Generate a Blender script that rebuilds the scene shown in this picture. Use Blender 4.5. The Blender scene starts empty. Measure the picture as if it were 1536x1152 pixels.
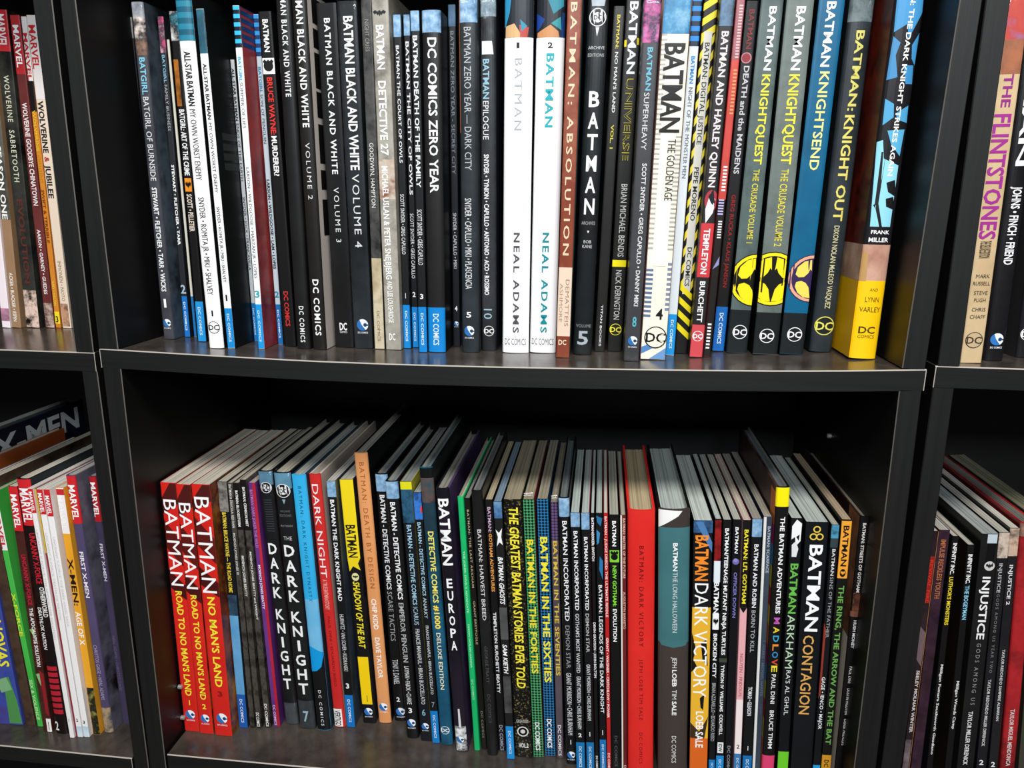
import bpy, math, random
from mathutils import Vector, Matrix
random.seed(7)
S = bpy.context.scene
COL = S.collection

# ------------------------------------------------------------------ camera
F = 1125.0                        # focal length for the 1536 x 1152 frame
CAM = Vector((0.0, -0.62, 1.40))  # the photographer stands 62 cm in front of the shelf edges
_dn = Vector((-44, 4600, F)).normalized()
_dp = Vector((137, -271, F)); _dp = (_dp - _dn * _dp.dot(_dn)).normalized()
_rt = _dn.cross(_dp)
RX = Vector((_rt.x, _dp.x, -_dn.x)); RY = Vector((_rt.y, _dp.y, -_dn.y)); RZ = Vector((_rt.z, _dp.z, -_dn.z))
cd = bpy.data.cameras.new('camera'); cam = bpy.data.objects.new('camera', cd); COL.objects.link(cam)
cd.sensor_width = 36.0; cd.lens = F / 1536 * 36; cd.clip_start = 0.02
cam.matrix_world = Matrix(((RX.x, -RY.x, -RZ.x, CAM.x), (RX.y, -RY.y, -RZ.y, CAM.y), (RX.z, -RY.z, -RZ.z, CAM.z), (0, 0, 0, 1)))
S.camera = cam

# ------------------------------------------------------------------ light
S.view_settings.view_transform = 'Standard'; S.view_settings.look = 'None'
S.view_settings.gamma = 1.0; S.view_settings.use_curve_mapping = False
S.view_settings.exposure = 0.0
w = bpy.data.worlds.new('world'); S.world = w; w.use_nodes = True
w.node_tree.nodes['Background'].inputs[0].default_value = (0.9, 0.95, 1.0, 1)
w.node_tree.nodes['Background'].inputs[1].default_value = 0.06
def area(name, loc, target, sx, sy, power, color):
    l = bpy.data.lights.new(name, 'AREA'); l.shape = 'RECTANGLE'; l.size = sx; l.size_y = sy
    l.energy = power; l.color = color
    o = bpy.data.objects.new(name, l); COL.objects.link(o); o.location = loc
    o.rotation_euler = (Vector(target) - Vector(loc)).to_track_quat('-Z', 'Y').to_euler()
    return o
area('ceiling_lamp', (0.14, -1.15, 2.75), (0.02, 0.0, 1.30), 1.3, 0.35, 47, (1.0, 0.97, 0.93))
area('ceiling_lamp', (0.10, -3.2, 2.75), (0.0, 0.0, 1.0), 1.6, 0.35, 75, (0.86, 0.93, 1.0))

# ------------------------------------------------------------------ projection helpers (points of the photo -> points of the place)
def ray(px, py):
    v = Vector((px - 768, py - 576, F))
    return Vector((v.dot(_rt), v.dot(_dp), -v.dot(_dn)))
def at_y(px, py, y=0.0):
    r = ray(px, py); return CAM + r * ((y - CAM.y) / r.y)
def on_z(px, py, z):
    r = ray(px, py); return CAM + r * ((z - CAM.z) / r.z)

# ------------------------------------------------------------------ materials
MATS = {}
def lin(h):
    h = h.lstrip('#'); h = ''.join(c * 2 for c in h) if len(h) == 3 else h
    r = [int(h[i:i+2], 16) / 255 for i in (0, 2, 4)]
    k = .62 if max(r) < .2 else 1.0      # near-black inks are a little deeper than their swatch
    return tuple(k * (c / 12.92 if c <= .04045 else ((c + .055) / 1.055) ** 2.4) for c in r) + (1,)
def base(name, rough=.4, spec=.5):
    m = bpy.data.materials.new(name); m.use_nodes = True
    nt = m.node_tree; b = nt.nodes['Principled BSDF']
    b.inputs['Roughness'].default_value = rough; b.inputs['Specular IOR Level'].default_value = spec
    return m, nt, b
def mat(spec):
    """'#rrggbb' plain print; 'n:#a,#b,#c:scale' mottled print; 'g:#a' glossy; 's:#a,#b' scuffed cover"""
    if spec in MATS: return MATS[spec]
    if spec[0] == '#':
        m, nt, b = base('ink ' + spec[1:], .42, .3); b.inputs['Base Color'].default_value = lin(spec)
    else:
        k, rest = spec.split(':', 1)
        parts = rest.split(':'); cols = parts[0].split(',')
        m, nt, b = base('print ' + cols[0][1:], .36, .3)
        tc = nt.nodes.new('ShaderNodeTexCoord'); no = nt.nodes.new('ShaderNodeTexNoise'); cr = nt.nodes.new('ShaderNodeValToRGB')
        mp = nt.nodes.new('ShaderNodeMapping'); mp.inputs['Location'].default_value = (len(MATS) * 1.37, len(MATS) * .71, 0)
        nt.links.new(tc.outputs['Object'], mp.inputs['Vector']); nt.links.new(mp.outputs[0], no.inputs['Vector'])
        no.inputs['Scale'].default_value = float(parts[1]) if len(parts) > 1 else 30.0
        no.inputs['Detail'].default_value = 5.0; no.inputs['Roughness'].default_value = .65
        nt.links.new(no.outputs['Fac'], cr.inputs['Fac']); nt.links.new(cr.outputs['Color'], b.inputs['Base Color'])
        n = len(cols)
        if k == 'k':      # printed chequer dots
            ch = nt.nodes.new('ShaderNodeTexChecker'); ch.inputs['Scale'].default_value = 1.0
            mp.inputs['Location'].default_value = (0, .5, 0); mp.inputs['Rotation'].default_value = (0, math.radians(45), 0)
            q = float(parts[1]); mp.inputs['Scale'].default_value = (q, 0, q)
            ch.inputs['Color1'].default_value = lin(cols[0]); ch.inputs['Color2'].default_value = lin(cols[1])
            nt.links.new(mp.outputs[0], ch.inputs['Vector']); nt.links.new(ch.outputs['Color'], b.inputs['Base Color'])
        elif n == 1:
            c = lin(cols[0]); e = cr.color_ramp.elements
            e[0].color = tuple(x * .82 for x in c[:3]) + (1,); e[1].color = tuple(min(1, x * 1.14) for x in c[:3]) + (1,)
            e[0].position = .3; e[1].position = .7
        else:
            e = cr.color_ramp.elements
            while len(e) < n: e.new(.5)
            for i, c in enumerate(cols):
                e[i].position = .34 + .32 * i / (n - 1); e[i].color = lin(c)
    MATS[spec] = m; return m
def page_mat(c):
    key = 'page' + c
    if key in MATS: return MATS[key]
    m, nt, b = base('paper ' + c[1:], .75, .2)
    tc = nt.nodes.new('ShaderNodeTexCoord'); mp = nt.nodes.new('ShaderNodeMapping'); no = nt.nodes.new('ShaderNodeTexNoise'); cr = nt.nodes.new('ShaderNodeValToRGB')
    mp.inputs['Scale'].default_value = (700, 3, 3); no.inputs['Scale'].default_value = 1.0; no.inputs['Detail'].default_value = 4
    nt.links.new(tc.outputs['Object'], mp.inputs['Vector']); nt.links.new(mp.outputs[0], no.inputs['Vector'])
    nt.links.new(no.outputs['Fac'], cr.inputs['Fac']); nt.links.new(cr.outputs['Color'], b.inputs['Base Color'])
    l = lin(c); e = cr.color_ramp.elements; e[0].position = .33; e[1].position = .6
    e[0].color = tuple(x * .55 for x in l[:3]) + (1,); e[1].color = l
    MATS[key] = m; return m
def wood_mat(name, c0, c1, rough, scale):
    m, nt, b = base(name, rough, .45)
    tc = nt.nodes.new('ShaderNodeTexCoord'); mp = nt.nodes.new('ShaderNodeMapping'); no = nt.nodes.new('ShaderNodeTexNoise'); cr = nt.nodes.new('ShaderNodeValToRGB')
    mp.inputs['Scale'].default_value = scale; no.inputs['Scale'].default_value = 1.0; no.inputs['Detail'].default_value = 8; no.inputs['Roughness'].default_value = .7
    nt.links.new(tc.outputs['Object'], mp.inputs['Vector']); nt.links.new(mp.outputs[0], no.inputs['Vector'])
    nt.links.new(no.outputs['Fac'], cr.inputs['Fac']); nt.links.new(cr.outputs['Color'], b.inputs['Base Color'])
    e = cr.color_ramp.elements; e[0].position = .35; e[1].position = .7; e[0].color = lin(c0); e[1].color = lin(c1)
    bp = nt.nodes.new('ShaderNodeBump'); bp.inputs['Strength'].default_value = .15; bp.inputs['Distance'].default_value = .0006
    nt.links.new(no.outputs['Fac'], bp.inputs['Height']); nt.links.new(bp.outputs[0], b.inputs['Normal'])
    return m
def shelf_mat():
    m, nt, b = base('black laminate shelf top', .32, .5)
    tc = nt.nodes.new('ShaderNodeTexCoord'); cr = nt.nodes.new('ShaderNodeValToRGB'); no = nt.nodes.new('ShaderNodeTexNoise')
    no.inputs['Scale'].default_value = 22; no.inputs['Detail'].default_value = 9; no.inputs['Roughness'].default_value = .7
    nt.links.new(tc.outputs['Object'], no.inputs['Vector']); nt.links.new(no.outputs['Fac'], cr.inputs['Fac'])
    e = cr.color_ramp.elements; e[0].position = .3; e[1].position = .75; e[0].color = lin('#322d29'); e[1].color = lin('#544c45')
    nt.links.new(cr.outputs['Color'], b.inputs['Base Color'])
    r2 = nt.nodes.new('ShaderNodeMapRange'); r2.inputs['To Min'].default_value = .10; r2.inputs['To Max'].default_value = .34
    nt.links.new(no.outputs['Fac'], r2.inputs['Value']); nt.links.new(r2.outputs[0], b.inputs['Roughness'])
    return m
def wrap_mat():
    m = bpy.data.materials.new('clear shrink wrap'); m.use_nodes = True; nt = m.node_tree
    for n in list(nt.nodes):
        if n.type == 'BSDF_PRINCIPLED': nt.nodes.remove(n)
    out = [n for n in nt.nodes if n.type == 'OUTPUT_MATERIAL'][0]
    tr = nt.nodes.new('ShaderNodeBsdfTransparent'); gl = nt.nodes.new('ShaderNodeBsdfGlossy'); mx = nt.nodes.new('ShaderNodeMixShader'); fr = nt.nodes.new('ShaderNodeLayerWeight'); pw = nt.nodes.new('ShaderNodeMath'); mr = nt.nodes.new('ShaderNodeMapRange')
    gl.inputs['Roughness'].default_value = .12; fr.inputs['Blend'].default_value = .5; pw.operation = 'POWER'; pw.inputs[1].default_value = 4.0; mr.inputs['To Min'].default_value = .035; mr.inputs['To Max'].default_value = .6; nt.links.new(fr.outputs['Facing'], pw.inputs[0]); nt.links.new(pw.outputs[0], mr.inputs['Value']); tr.inputs[0].default_value = (1, 1, 1, 1)
    tc = nt.nodes.new('ShaderNodeTexCoord'); mp = nt.nodes.new('ShaderNodeMapping'); no = nt.nodes.new('ShaderNodeTexNoise'); bp = nt.nodes.new('ShaderNodeBump')
    mp.inputs['Scale'].default_value = (1.0, 1.0, .45); mp.inputs['Rotation'].default_value = (0, .5, 0)
    no.inputs['Scale'].default_value = 90; no.inputs['Detail'].default_value = 3; bp.inputs['Strength'].default_value = .35; bp.inputs['Distance'].default_value = .002
    nt.links.new(tc.outputs['Object'], mp.inputs['Vector']); nt.links.new(mp.outputs[0], no.inputs['Vector']); nt.links.new(no.outputs['Fac'], bp.inputs['Height'])
    nt.links.new(bp.outputs[0], gl.inputs['Normal'])
    nt.links.new(mr.outputs[0], mx.inputs[0]); nt.links.new(tr.outputs[0], mx.inputs[1]); nt.links.new(gl.outputs[0], mx.inputs[2]); nt.links.new(mx.outputs[0], out.inputs['Surface'])
    return m
WRAP = wrap_mat()
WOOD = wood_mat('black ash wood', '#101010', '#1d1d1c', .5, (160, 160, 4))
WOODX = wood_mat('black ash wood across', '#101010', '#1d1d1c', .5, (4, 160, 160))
INNER_SHADED = wood_mat('black ash wood inner face with painted shade', '#060505', '#0b0909', .5, (60, 10, 10))  # darker copy of the front wood, with the bookcase's interior shade in its colour
SHELF = shelf_mat()
EDGE, _, _b = base('worn shelf edge', .5); _b.inputs['Base Color'].default_value = lin('#a39c92')
EDGE2, _, _b = base('rubbed panel edge', .5); _b.inputs['Base Color'].default_value = lin('#5e5953')
METAL, _, _b = base('nickel peg', .3); _b.inputs['Base Color'].default_value = lin('#b8b4ae'); _b.inputs['Metallic'].default_value = .6
PLAST, _, _b = base('clear grey plastic', .3); _b.inputs['Base Color'].default_value = lin('#3a3a3c')

# ------------------------------------------------------------------ mesh helpers
def link(name, verts, faces, mats, idx=None, parent=None, smooth=False):
    me = bpy.data.meshes.new(name); me.from_pydata(verts, [], faces)
    for m in (mats if isinstance(mats, list) else [mats]): me.materials.append(m)
    if idx: me.polygons.foreach_set('material_index', idx)
    if smooth: me.polygons.foreach_set('use_smooth', [True] * len(me.polygons))
    me.update()
    o = bpy.data.objects.new(name, me); COL.objects.link(o)
    if parent: o.parent = parent
    return o
def thing(name, label, cat, loc, group=None, rot=(0, 0, 0)):
    o = bpy.data.objects.new(name, None); COL.objects.link(o); o.location = loc; o.rotation_euler = rot
    o.empty_display_size = .02
    o['label'] = label; o['category'] = cat
    if group: o['group'] = group
    return o
GLYPH = {}
def glyphs(txt, bold, shear, space):
    """flat outline of a line of lettering, scaled into the unit square"""
    k = (txt, bold, shear, space)
    if k in GLYPH: return GLYPH[k]
    cu = bpy.data.curves.new('lettering', 'FONT'); cu.body = txt; cu.resolution_u = 2; cu.offset = bold; cu.shear = shear; cu.space_character = space
    o = bpy.data.objects.new('lettering', cu); me = o.to_mesh()
    vs = [(v.co.x, v.co.y) for v in me.vertices]; fs = [tuple(p.vertices) for p in me.polygons]
    o.to_mesh_clear(); bpy.data.objects.remove(o); bpy.data.curves.remove(cu)
    x0 = min(v[0] for v in vs); x1 = max(v[0] for v in vs)
    y0, y1 = (-bold, .729 + bold) if txt.upper() == txt else (min(v[1] for v in vs), max(v[1] for v in vs))
    vs = [((a - x0) / max(1e-6, x1 - x0), (b - y0) / max(1e-6, y1 - y0)) for a, b in vs]
    GLYPH[k] = (vs, fs); return GLYPH[k]

# spine decoration: small tuples, y values are rows of the photo
W = '#f2f2f0'; K = '#121214'; BL = '#0f7fc9'; SKY = 'n:#3f6488,#7fa6c8,#b4cfe2:60'; YE = '#f2e21a'; CY = '#19a2ad'; DKB = '#16305c'
def B(y0, y1, c, u0=0, u1=1): return ('B', y0, y1, c, u0, u1)
def T(t, y0, y1, c=W, u0=.25, u1=.75, b=0.0, sh=0, o=None, sp=1.0): return ('T', t, y0, y1, c, u0, u1, b, sh, o, sp)
def H(t, y0, y1, c=W, u0=.2, u1=.8, b=0.0): return ('H', t, y0, y1, c, u0, u1, b)
def V(t, y0, y1, c=W, u0=.25, u1=.75, b=0.03): return ('V', t, y0, y1, c, u0, u1, b)
def P(pts, c): return ('P', pts, c)                 # polygon of (u, y)
def E(u, y, r, c, ry=None): return ('E', u, y, r, c, ry)   # disc, radius as a fraction of the spine's width
def DC(y, c=W, bg='#18181a', r=.36, u=.5): return ('DC', y, c, bg, r, u)
def PE(y, r=.34, u=.5, bot=True): return ('PE', y, r, u, bot)
def BB(y0, y1, c=BL): return [B(y0, y1, c), T('DC COMICS', y0 + (y1 - y0) * .14, y0 + (y1 - y0) * .84, '#dfeaf2', .33, .68, .01)]
def SD(side, y0, y1, c, d0=.0015, d1=.165): return ('SD', side, y0, y1, c, d0, d1)   # printed patch on a side cover
def ST(side, t, y0, y1, d0, d1, c): return ('ST', side, t, y0, y1, d0, d1, c)         # lettering on a side cover, running into the shelf
def flat(ops):
    r = []
    for o in ops: r.extend(flat(o) if isinstance(o, list) else [o])
    return r
BOOKS = []
def book(row, xt0, xt1, yt, xb0, xb1, yb, base_c, label, ops=(), hard=False, side=None, sl=None, sr=None, wrap=None, page='#cfc9ba', depth=.184, kind=None):
    BOOKS.append(dict(row=row, t=(xt0, xt1, yt), b=(xb0, xb1, yb), base=base_c, label=label, ops=flat(ops), hard=hard,
                      sl=sl or side or base_c, sr=sr or side or base_c, wrap=wrap, page=page, depth=depth, kind=kind))

# ------------------------------------------------------------------ emblems and patterns printed on the spines
BATPTS = [(-1, .3), (-.6, .75), (-.35, .35), (-.15, .4), (-.12, .75), (0, .55), (.12, .75), (.15, .4), (.35, .35), (.6, .75), (1, .3), (.75, -.3), (.5, -.1), (.3, -.6), (.15, -.3), (0, -.9), (-.15, -.3), (-.3, -.6), (-.5, -.1), (-.75, -.3)]
def BAT(u, y, hu, hy, c): return P([(u + a * hu, y - b * hy) for a, b in BATPTS], c)
def EMBLEM(u, y, R, wpx, c='#f6dc18', k='#15140f', rim='#f6dc18'):
    r = R / wpx; q = lambda a, b: (u + a * r, y - b * R)
    out = [E(u, y, r * 1.04, k), E(u, y, r, rim), E(u, y, r * .88, k)]
    for sx in (-1, 1):
        out.append(P([q(sx * a, b) for a, b in ((.10, .78), (.40, .70), (.66, .46), (.72, .16), (.58, .04), (.36, .06), (.20, .22), (.12, .40), (.06, .32))], c))
        out.append(P([q(sx * a, b) for a, b in ((.02, -.80), (.12, -.36), (.26, -.18), (.46, -.10), (.66, -.16), (.70, -.34), (.56, -.60), (.30, -.78))], c))
    return out
def STR(y0, y1, n, a, b): return [B(y0 + (y1 - y0) * i / n, y0 + (y1 - y0) * (i + 1) / n, a if i % 2 else b) for i in range(n)]
def HAZ(y0, y1, n, c, u0=0, u1=1, rise=16):
    st = (y1 - y0) / n
    return [P([(u0, y0 + st * i + rise), (u1, y0 + st * i), (u1, y0 + st * (i + .5)), (u0, y0 + st * (i + .5) + rise)], c) for i in range(n)]
def TICKS(y0, y1, n, c, u0, u1, f=.5): return [B(y0 + (y1 - y0) * i / n, y0 + (y1 - y0) * (i + f) / n, c, u0, u1) for i in range(n)]
def RING(y, r=.34, c='#e8e8e8', k='#141416'): return [E(.5, y, r, c), E(.5, y, r * .9, k), E(.5, y, r * .56, c), T('DC', y - 3.4, y + 3.4, k, .34, .66, .02) if False else H('DC', y - 3.6, y + 3.6, k, .31, .69, .03)]
SN = 'SCOTT SNYDER • GREG CAPULLO'; GM = 'GRANT MORRISON • CHRIS BURNHAM'

# ------------------------------------------------------------------ upper middle shelf, left to right
book('U', 189, 197, 26, 235, 243.5, 503, '#17181b', 'thin dark paperback with a blue foot, leftmost on the upper middle shelf',
     [B(26, 58, 'n:#55565c,#a8a4a2:60'), T('BATGIRL: THE DARKEST REFLECTION', 70, 262, '#8e8e90'), T('GAIL SIMONE • ARDIAN SYAF', 308, 382, '#b8b8b8'), T('1', 425, 434), BB(444, 503, '#1268b4')])
book('U', 195, 213, 3, 245, 261, 509, 'n:#33343a,#4a4b52:20', 'glossy shrink-wrapped charcoal hardcover, second from left on the upper middle shelf',
     [B(3, 26, 'n:#c8ccd0,#6a6e78:40'), B(26, 84, 'n:#e0d4c8,#3a3436,#8a6a58:70'), T('BATGIRL', 87, 143, '#7fc0d8', .3, .8, .02), T('BATGIRL OF BURNSIDE', 146, 272, '#dcdcdc', .3, .8), T('STEWART • FLETCHER • TARR • WICKS', 282, 438, W, .3, .75, .02), T('1', 448, 462, W, .2, .8), PE(485)],
     hard=True, sr='n:#24282e,#4c5a66,#1a1d22:18', wrap='film')
book('U', 236, 248, 25, 277, 288.5, 506, '#2b2d31', 'dark grey paperback marked 2 with a pink patch near its top and blue foot',
     [B(25, 80, 'n:#c84a78,#3a3038,#d8a0b0:60'), T('BATGIRL', 83, 125, '#7fb8d0'), T('FAMILY BUSINESS', 128, 197, '#a0a0a0'), T('STEWART • FLETCHER • TARR', 248, 368, W, .25, .75, .02), T('2', 427, 441, '#9ab4c4', .15, .85), BB(445, 506, '#1268b4')])
book('U', 249, 253, 60, 289.5, 295.5, 506, '#c9c6b8', 'very thin cream-spined paperback with a blue foot, left of the orange-marked spine', [B(445, 506, '#1a6aa8')], side='#1c1c1e')
book('U', 254, 265, 17, 296.5, 310, 513, '#1b1a1a', 'black paperback with an orange emblem mid-spine, left of the thick white spine',
     [B(17, 62, 'n:#d8d8d4,#2a2a2c,#5ab4cc:60'), B(90, 160, 'n:#1b1a1a,#c87a28:40', 0, .6), T('BATGIRL: ART OF THE CRIME', 165, 264, W, .2, .85, .02), B(268, 288, '#e8902a', .1, .9), BAT(.5, 278, .35, 7, K), T('SCOTT • PELLETIER', 292, 348, '#e8d8c8', .2, .85, .02), BB(453, 513, '#1f90d4')])
book('U', 260, 283, -15, 312.5, 335, 523, '#f4f3f1', 'thick white-spined book with teal striped top, nearest the left end of the upper middle shelf',
     [STR(-15, 62, 9, '#1c5a70', '#2a7d96'), T('ALL-STAR BATMAN', 78, 160, '#26262a', .28, .72, .02), T('MY OWN WORST ENEMY', 165, 271, '#55555a', .3, .7), T('SNYDER • ROMITA JR • MIKI • SHALVEY', 297, 443, '#3a3a3e', .3, .7), T('1', 466, 475, K, .35, .65), DC(492, '#26262a', '#f4f3f1', .4)],
     hard=True, side='#15171a')
book('U', 293, 308, 14, 342, 354, 523, '#f2f2f0', 'slimmer white paperback with dark teal top and blue foot, right of the thick white spine',
     [B(14, 81, 'n:#24343e,#2f6478:40'), T('ALL-STAR BATMAN', 96, 180, '#26262a', .25, .75, .02), T('MY OWN WORST ENEMY', 185, 290, '#505055', .28, .72), T('SNYDER • ROMITA JR • MIKI • SHALVEY', 311, 424, '#3a3a3e', .28, .72), T('1', 442, 452, K), BB(463, 523, '#1686ca')], side='n:#0a0e0f,#151e1e:20')
BOOKS[-1]['ops'] += [SD('R', y, y + 11, '#2e3432', .012, .040) for y in (198, 214, 229, 244)]
book('U', 344, 351, 90, 380.5, 387, 512, '#b9bdbf', 'narrow pale grey paperback with black title, hard against the striped-top white spine',
     [T('ALL-STAR BATMAN', 103, 182, '#2a2a2c', .15, .85, .02), T('ENDS OF THE EARTH', 186, 272, '#3c3c40', .15, .85), T('SNYDER • JOCK • FRANCAVILLA', 296, 406, '#333336', .15, .85), BB(455, 512, '#1672b4')], side='#2a2a24')
book('U', 348, 362, 9, 388, 399.5, 524, '#f4f4f4', 'white paperback marked 3 with bright blue striped top and blue foot',
     [STR(9, 72, 10, '#16202c', '#35b4ea'), T('BATGIRL', 86, 123, '#3aa6d8', .25, .75, .02), T('SUMMER OF LIES', 124, 193, '#77787c'), T('LARSON • WILDGOOSE • MARZAN JR • LOPES', 252, 418, '#6a6b70'), T('3', 436, 447, '#2aa0b0', .2, .8), BB(457, 524, '#1a92d8')],
     sr='n:#8a2a30,#a83a3a,#6a2028:14')
BOOKS[-1]['ops'] += [SD('R', y, y + 7, '#16407c', .0015, .03) for y in (2, 14, 26, 38, 50, 62)]
book('U', 377, 387, 22, 414.5, 425, 517, '#aebac2', 'grey-white paperback marked 2 with dark blue striped top, left of the white square emblem',
     [STR(22, 85, 10, '#12305a', '#2f86c8'), T('BATGIRL', 101, 140, '#3a7ea8', .2, .8, .02), T('SON OF PENGUIN', 142, 216, '#4c555c', .22, .78), T('LARSON • WILDGOOSE • LAM • LOPES', 270, 404, '#26262a', .2, .8, .02), T('2', 437, 447, '#1c7a98', .2, .8), BB(457, 517, '#155f9e')], side='#20242a')
book('U', 387, 406, 18, 426, 444, 520, '#161617', 'black paperback with a white square emblem and red title letters',
     [T('BATMAN', 30, 79, W, .3, .75, .03), B(88, 112, '#f0f0ee', .05, .97), E(.5, 100, .38, '#1a1a1c'), BAT(.5, 95, .42, 7, '#1a1a1c'), T('BRUCE WAYNE:', 117, 203, '#d8322c', .3, .75, .03), T('MURDERER?', 205, 265, W, .3, .75, .03), T('DC COMICS', 438, 490, '#c83030', .3, .7, .02)])
book('U', 411, 433, -30, 444.5, 466, 524, 'n:#1d1d1e,#282828:14', 'black hardcover with small white title at its top, right of the red-lettered spine',
     [T('BATMAN BLACK AND WHITE', -28, 146, '#e0e0de', .35, .75, .02, sp=1.25), T('DC COMICS', 460, 514, '#e0e0de', .35, .72, .02, sp=1.3)], hard=True)
book('U', 435, 457, -16, 467.5, 490, 525, 'n:#201e1d,#2e2b29:14', 'black hardcover with large white spaced title and white right-hand cover',
     [T('BATMAN BLACK AND WHITE', -30, 192, W, .3, .78, .03, sp=1.15), T('VOLUME 2', 215, 300, '#d0d0d0', .38, .7, sp=1.3), T('DC COMICS', 420, 504, W, .3, .75, .03, sp=1.2)], hard=True, sr='#d9d0c8')
book('U', 473.5, 504, 5, 503.5, 530, 521.6, 'n:#19191a,#262627:14', 'thick black book lettered VOLUME 3 in small spaced white capitals',
     [T('BATMAN BLACK AND WHITE', 28, 262, '#e6e6e6', .36, .68, .02, sp=1.2), T('VOLUME 3', 282, 364, '#d8d8d8', .38, .66, sp=1.4), H('DC', 484, 496, W, .3, .7, .03), H('COMICS', 497, 500, W, .3, .7)])
book('U', 506, 533.5, 2, 532, 559.5, 523, 'n:#1d2023,#2b3034:14', 'thick shiny black book lettered VOLUME 4 with a blue and white roundel',
     [T('BATMAN BLACK AND WHITE', 25, 256, W, .28, .8, .03), T('VOLUME 4', 262, 372, '#dcdcdc', .32, .72, sp=1.2), PE(488, .32)], wrap='film')
book('U', 541, 556, -10, 562, 577, 524, 'n:#2a2a2a,#4c4c4a,#242424:30', 'grey mottled paperback whose lower quarter is tan',
     [T('NIGHT CRIES', 30, 78, '#8a8a88', .3, .7), T('GOODWIN, HAMPTON', 215, 312, '#dedcd8', .28, .7), B(388, 524, 'n:#a89878,#c8bca0,#8f8062:30'), T('DC COMICS', 467, 512, '#6a5c44', .35, .65)])
book('U', 557.5, 581, -15, 578.5, 603, 525, 'n:#8c887e,#a5a095,#6a665e:26', 'beige collage spine with outlined white letters and a small bat mark at top',
     [BAT(.45, 20, .4, 6, '#222'), T('BATMAN', 38, 105, '#fafafa', .2, .7, .03, o='#6a6862'), T('DETECTIVE 27', 122, 234, '#fafafa', .2, .7, .03, o='#55534e'), B(240, 300, 'n:#b09684,#c4b8a8,#8a5a48:40'), T('MICHAEL USLAN & PETER SNEJBJERG', 250, 420, '#f6f6f2', .2, .6, .02, o='#6a5c50'), T('AND LEE LOUGHRIDGE', 422, 485, '#f0f0ea', .25, .6, .02, o='#6a5c50'), H('DC', 500, 511, '#efece4', .25, .65, .03)])
book('U', 588.5, 602, 22, 606, 617, 523, '#1b1d20', 'narrow black paperback marked 1 with pale blue top and blue foot',
     [B(22, 56, SKY), T('BATMAN THE COURT OF OWLS', 69, 245, '#e4e4e4', .28, .72, .01), T(SN, 292, 382, '#e0e0e0', .2, .75), H('1', 440, 448, W, .35, .65, .03), BB(458, 523)])
book('U', 604, 614, 22, 618, 628, 521.6, '#1b1c20', 'narrow black paperback marked 2 with pale blue top, tight between its 1 and 3 neighbours',
     [B(22, 54, SKY), T('BATMAN THE CITY OF OWLS', 63, 293, '#ececec', .25, .8, .02), T(SN, 321, 418, '#e0e0e0', .2, .8), H('2', 438, 446, W, .25, .75, .03), BB(461, 522)])
book('U', 615, 628.5, 16, 629, 640.5, 529, '#1c1d20', 'black paperback marked 3 with pale blue top and blue foot, standing slightly forward',
     [B(16, 47, SKY), T('BATMAN DEATH OF THE FAMILY', 54, 282, '#f0f0f0', .22, .78, .02), T(SN, 315, 398, '#e0e0e0', .2, .8), H('3', 441, 449, W, .3, .7, .03), BB(461, 529)])
book('U', 631.5, 662, 15, 642, 669.5, 529, 'n:#242424,#2f2e2d:10', 'thick black hardcover with large white title, pale blue top and wide blue foot',
     [B(15, 49, SKY), T('DC COMICS ZERO YEAR', 57, 290, '#f4f4f4', .3, .8, .02), BB(462, 529)], hard=True, side='#121416')
book('U', 671, 683, 7, 679.5, 690, 520, '#1b1e22', 'black book marked 4 with blue-grey top, set back left of the shrink-wrapped spine marked 5',
     [B(7, 40, 'n:#33506c,#5a80a0:50'), T('BATMAN ZERO YEAR - SECRET CITY', 47, 262, '#80848a', .25, .75), T('SNYDER • CAPULLO • MIKI', 320, 403, '#d0d0d0', .25, .75), H('4', 459, 467, W, .3, .7, .03), PE(486)])
book('U', 688.5, 714, -8, 692, 719, 529, 'n:#23282c,#33393e:16', 'shrink-wrapped black hardcover marked 5 with pale blue top and orange line up its left edge',
     [B(-8, 34, SKY), B(-8, 200, '#c8703a', 0, .05), T('BATMAN ZERO YEAR — DARK CITY', 41, 256, '#b8bcc0', .28, .68), T('SNYDER • CAPULLO • MIKI • PLASCENCIA', 298, 434, '#e4e4e4', .25, .65), H('5', 468, 477, W, .28, .58, .03), PE(497, .3, .45)], hard=True, wrap='film')
book('U', 721.5, 742, -10, 721.5, 745.5, 526.5, 'n:#24262a,#35373b:16', 'glossy wrapped charcoal hardcover marked 10, left of the two white hardcovers',
     [B(-10, 25, 'n:#3a5666,#a8bcc4:50'), P([(.1, 62), (.75, 62), (.85, 82), (.1, 82)], '#dfe4e6'), T('BATMAN', 89, 149, '#8fb8c8', .15, .6, .02), T('EPILOGUE', 152, 210, '#e0e0e0', .15, .55), T('SNYDER • TYNION • CAPULLO • ANTONIO • ACO • ROSSMO', 232, 443, '#ececec', .2, .55, .02), T('10', 464, 479, '#9ab8c8', .15, .75), DC(497, W, '#2a2c30', .36)], hard=True, side='#262b34', wrap='film')
ART1 = [B(-30, 57, 'n:#2a2f38,#1d2128:10'), P([(0, -30), (.3, -30), (.18, 20), (.05, 40), (0, 42)], '#2a8ab4'), P([(.05, 40), (.35, 36), (.55, 50), (.6, 57), (.04, 57)], '#d0a878'), P([(.52, 38), (.85, 42), (.8, 57), (.55, 57)], '#b04038'), P([(.55, 30), (.8, 40), (.6, 48)], '#2a86a4')]
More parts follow.
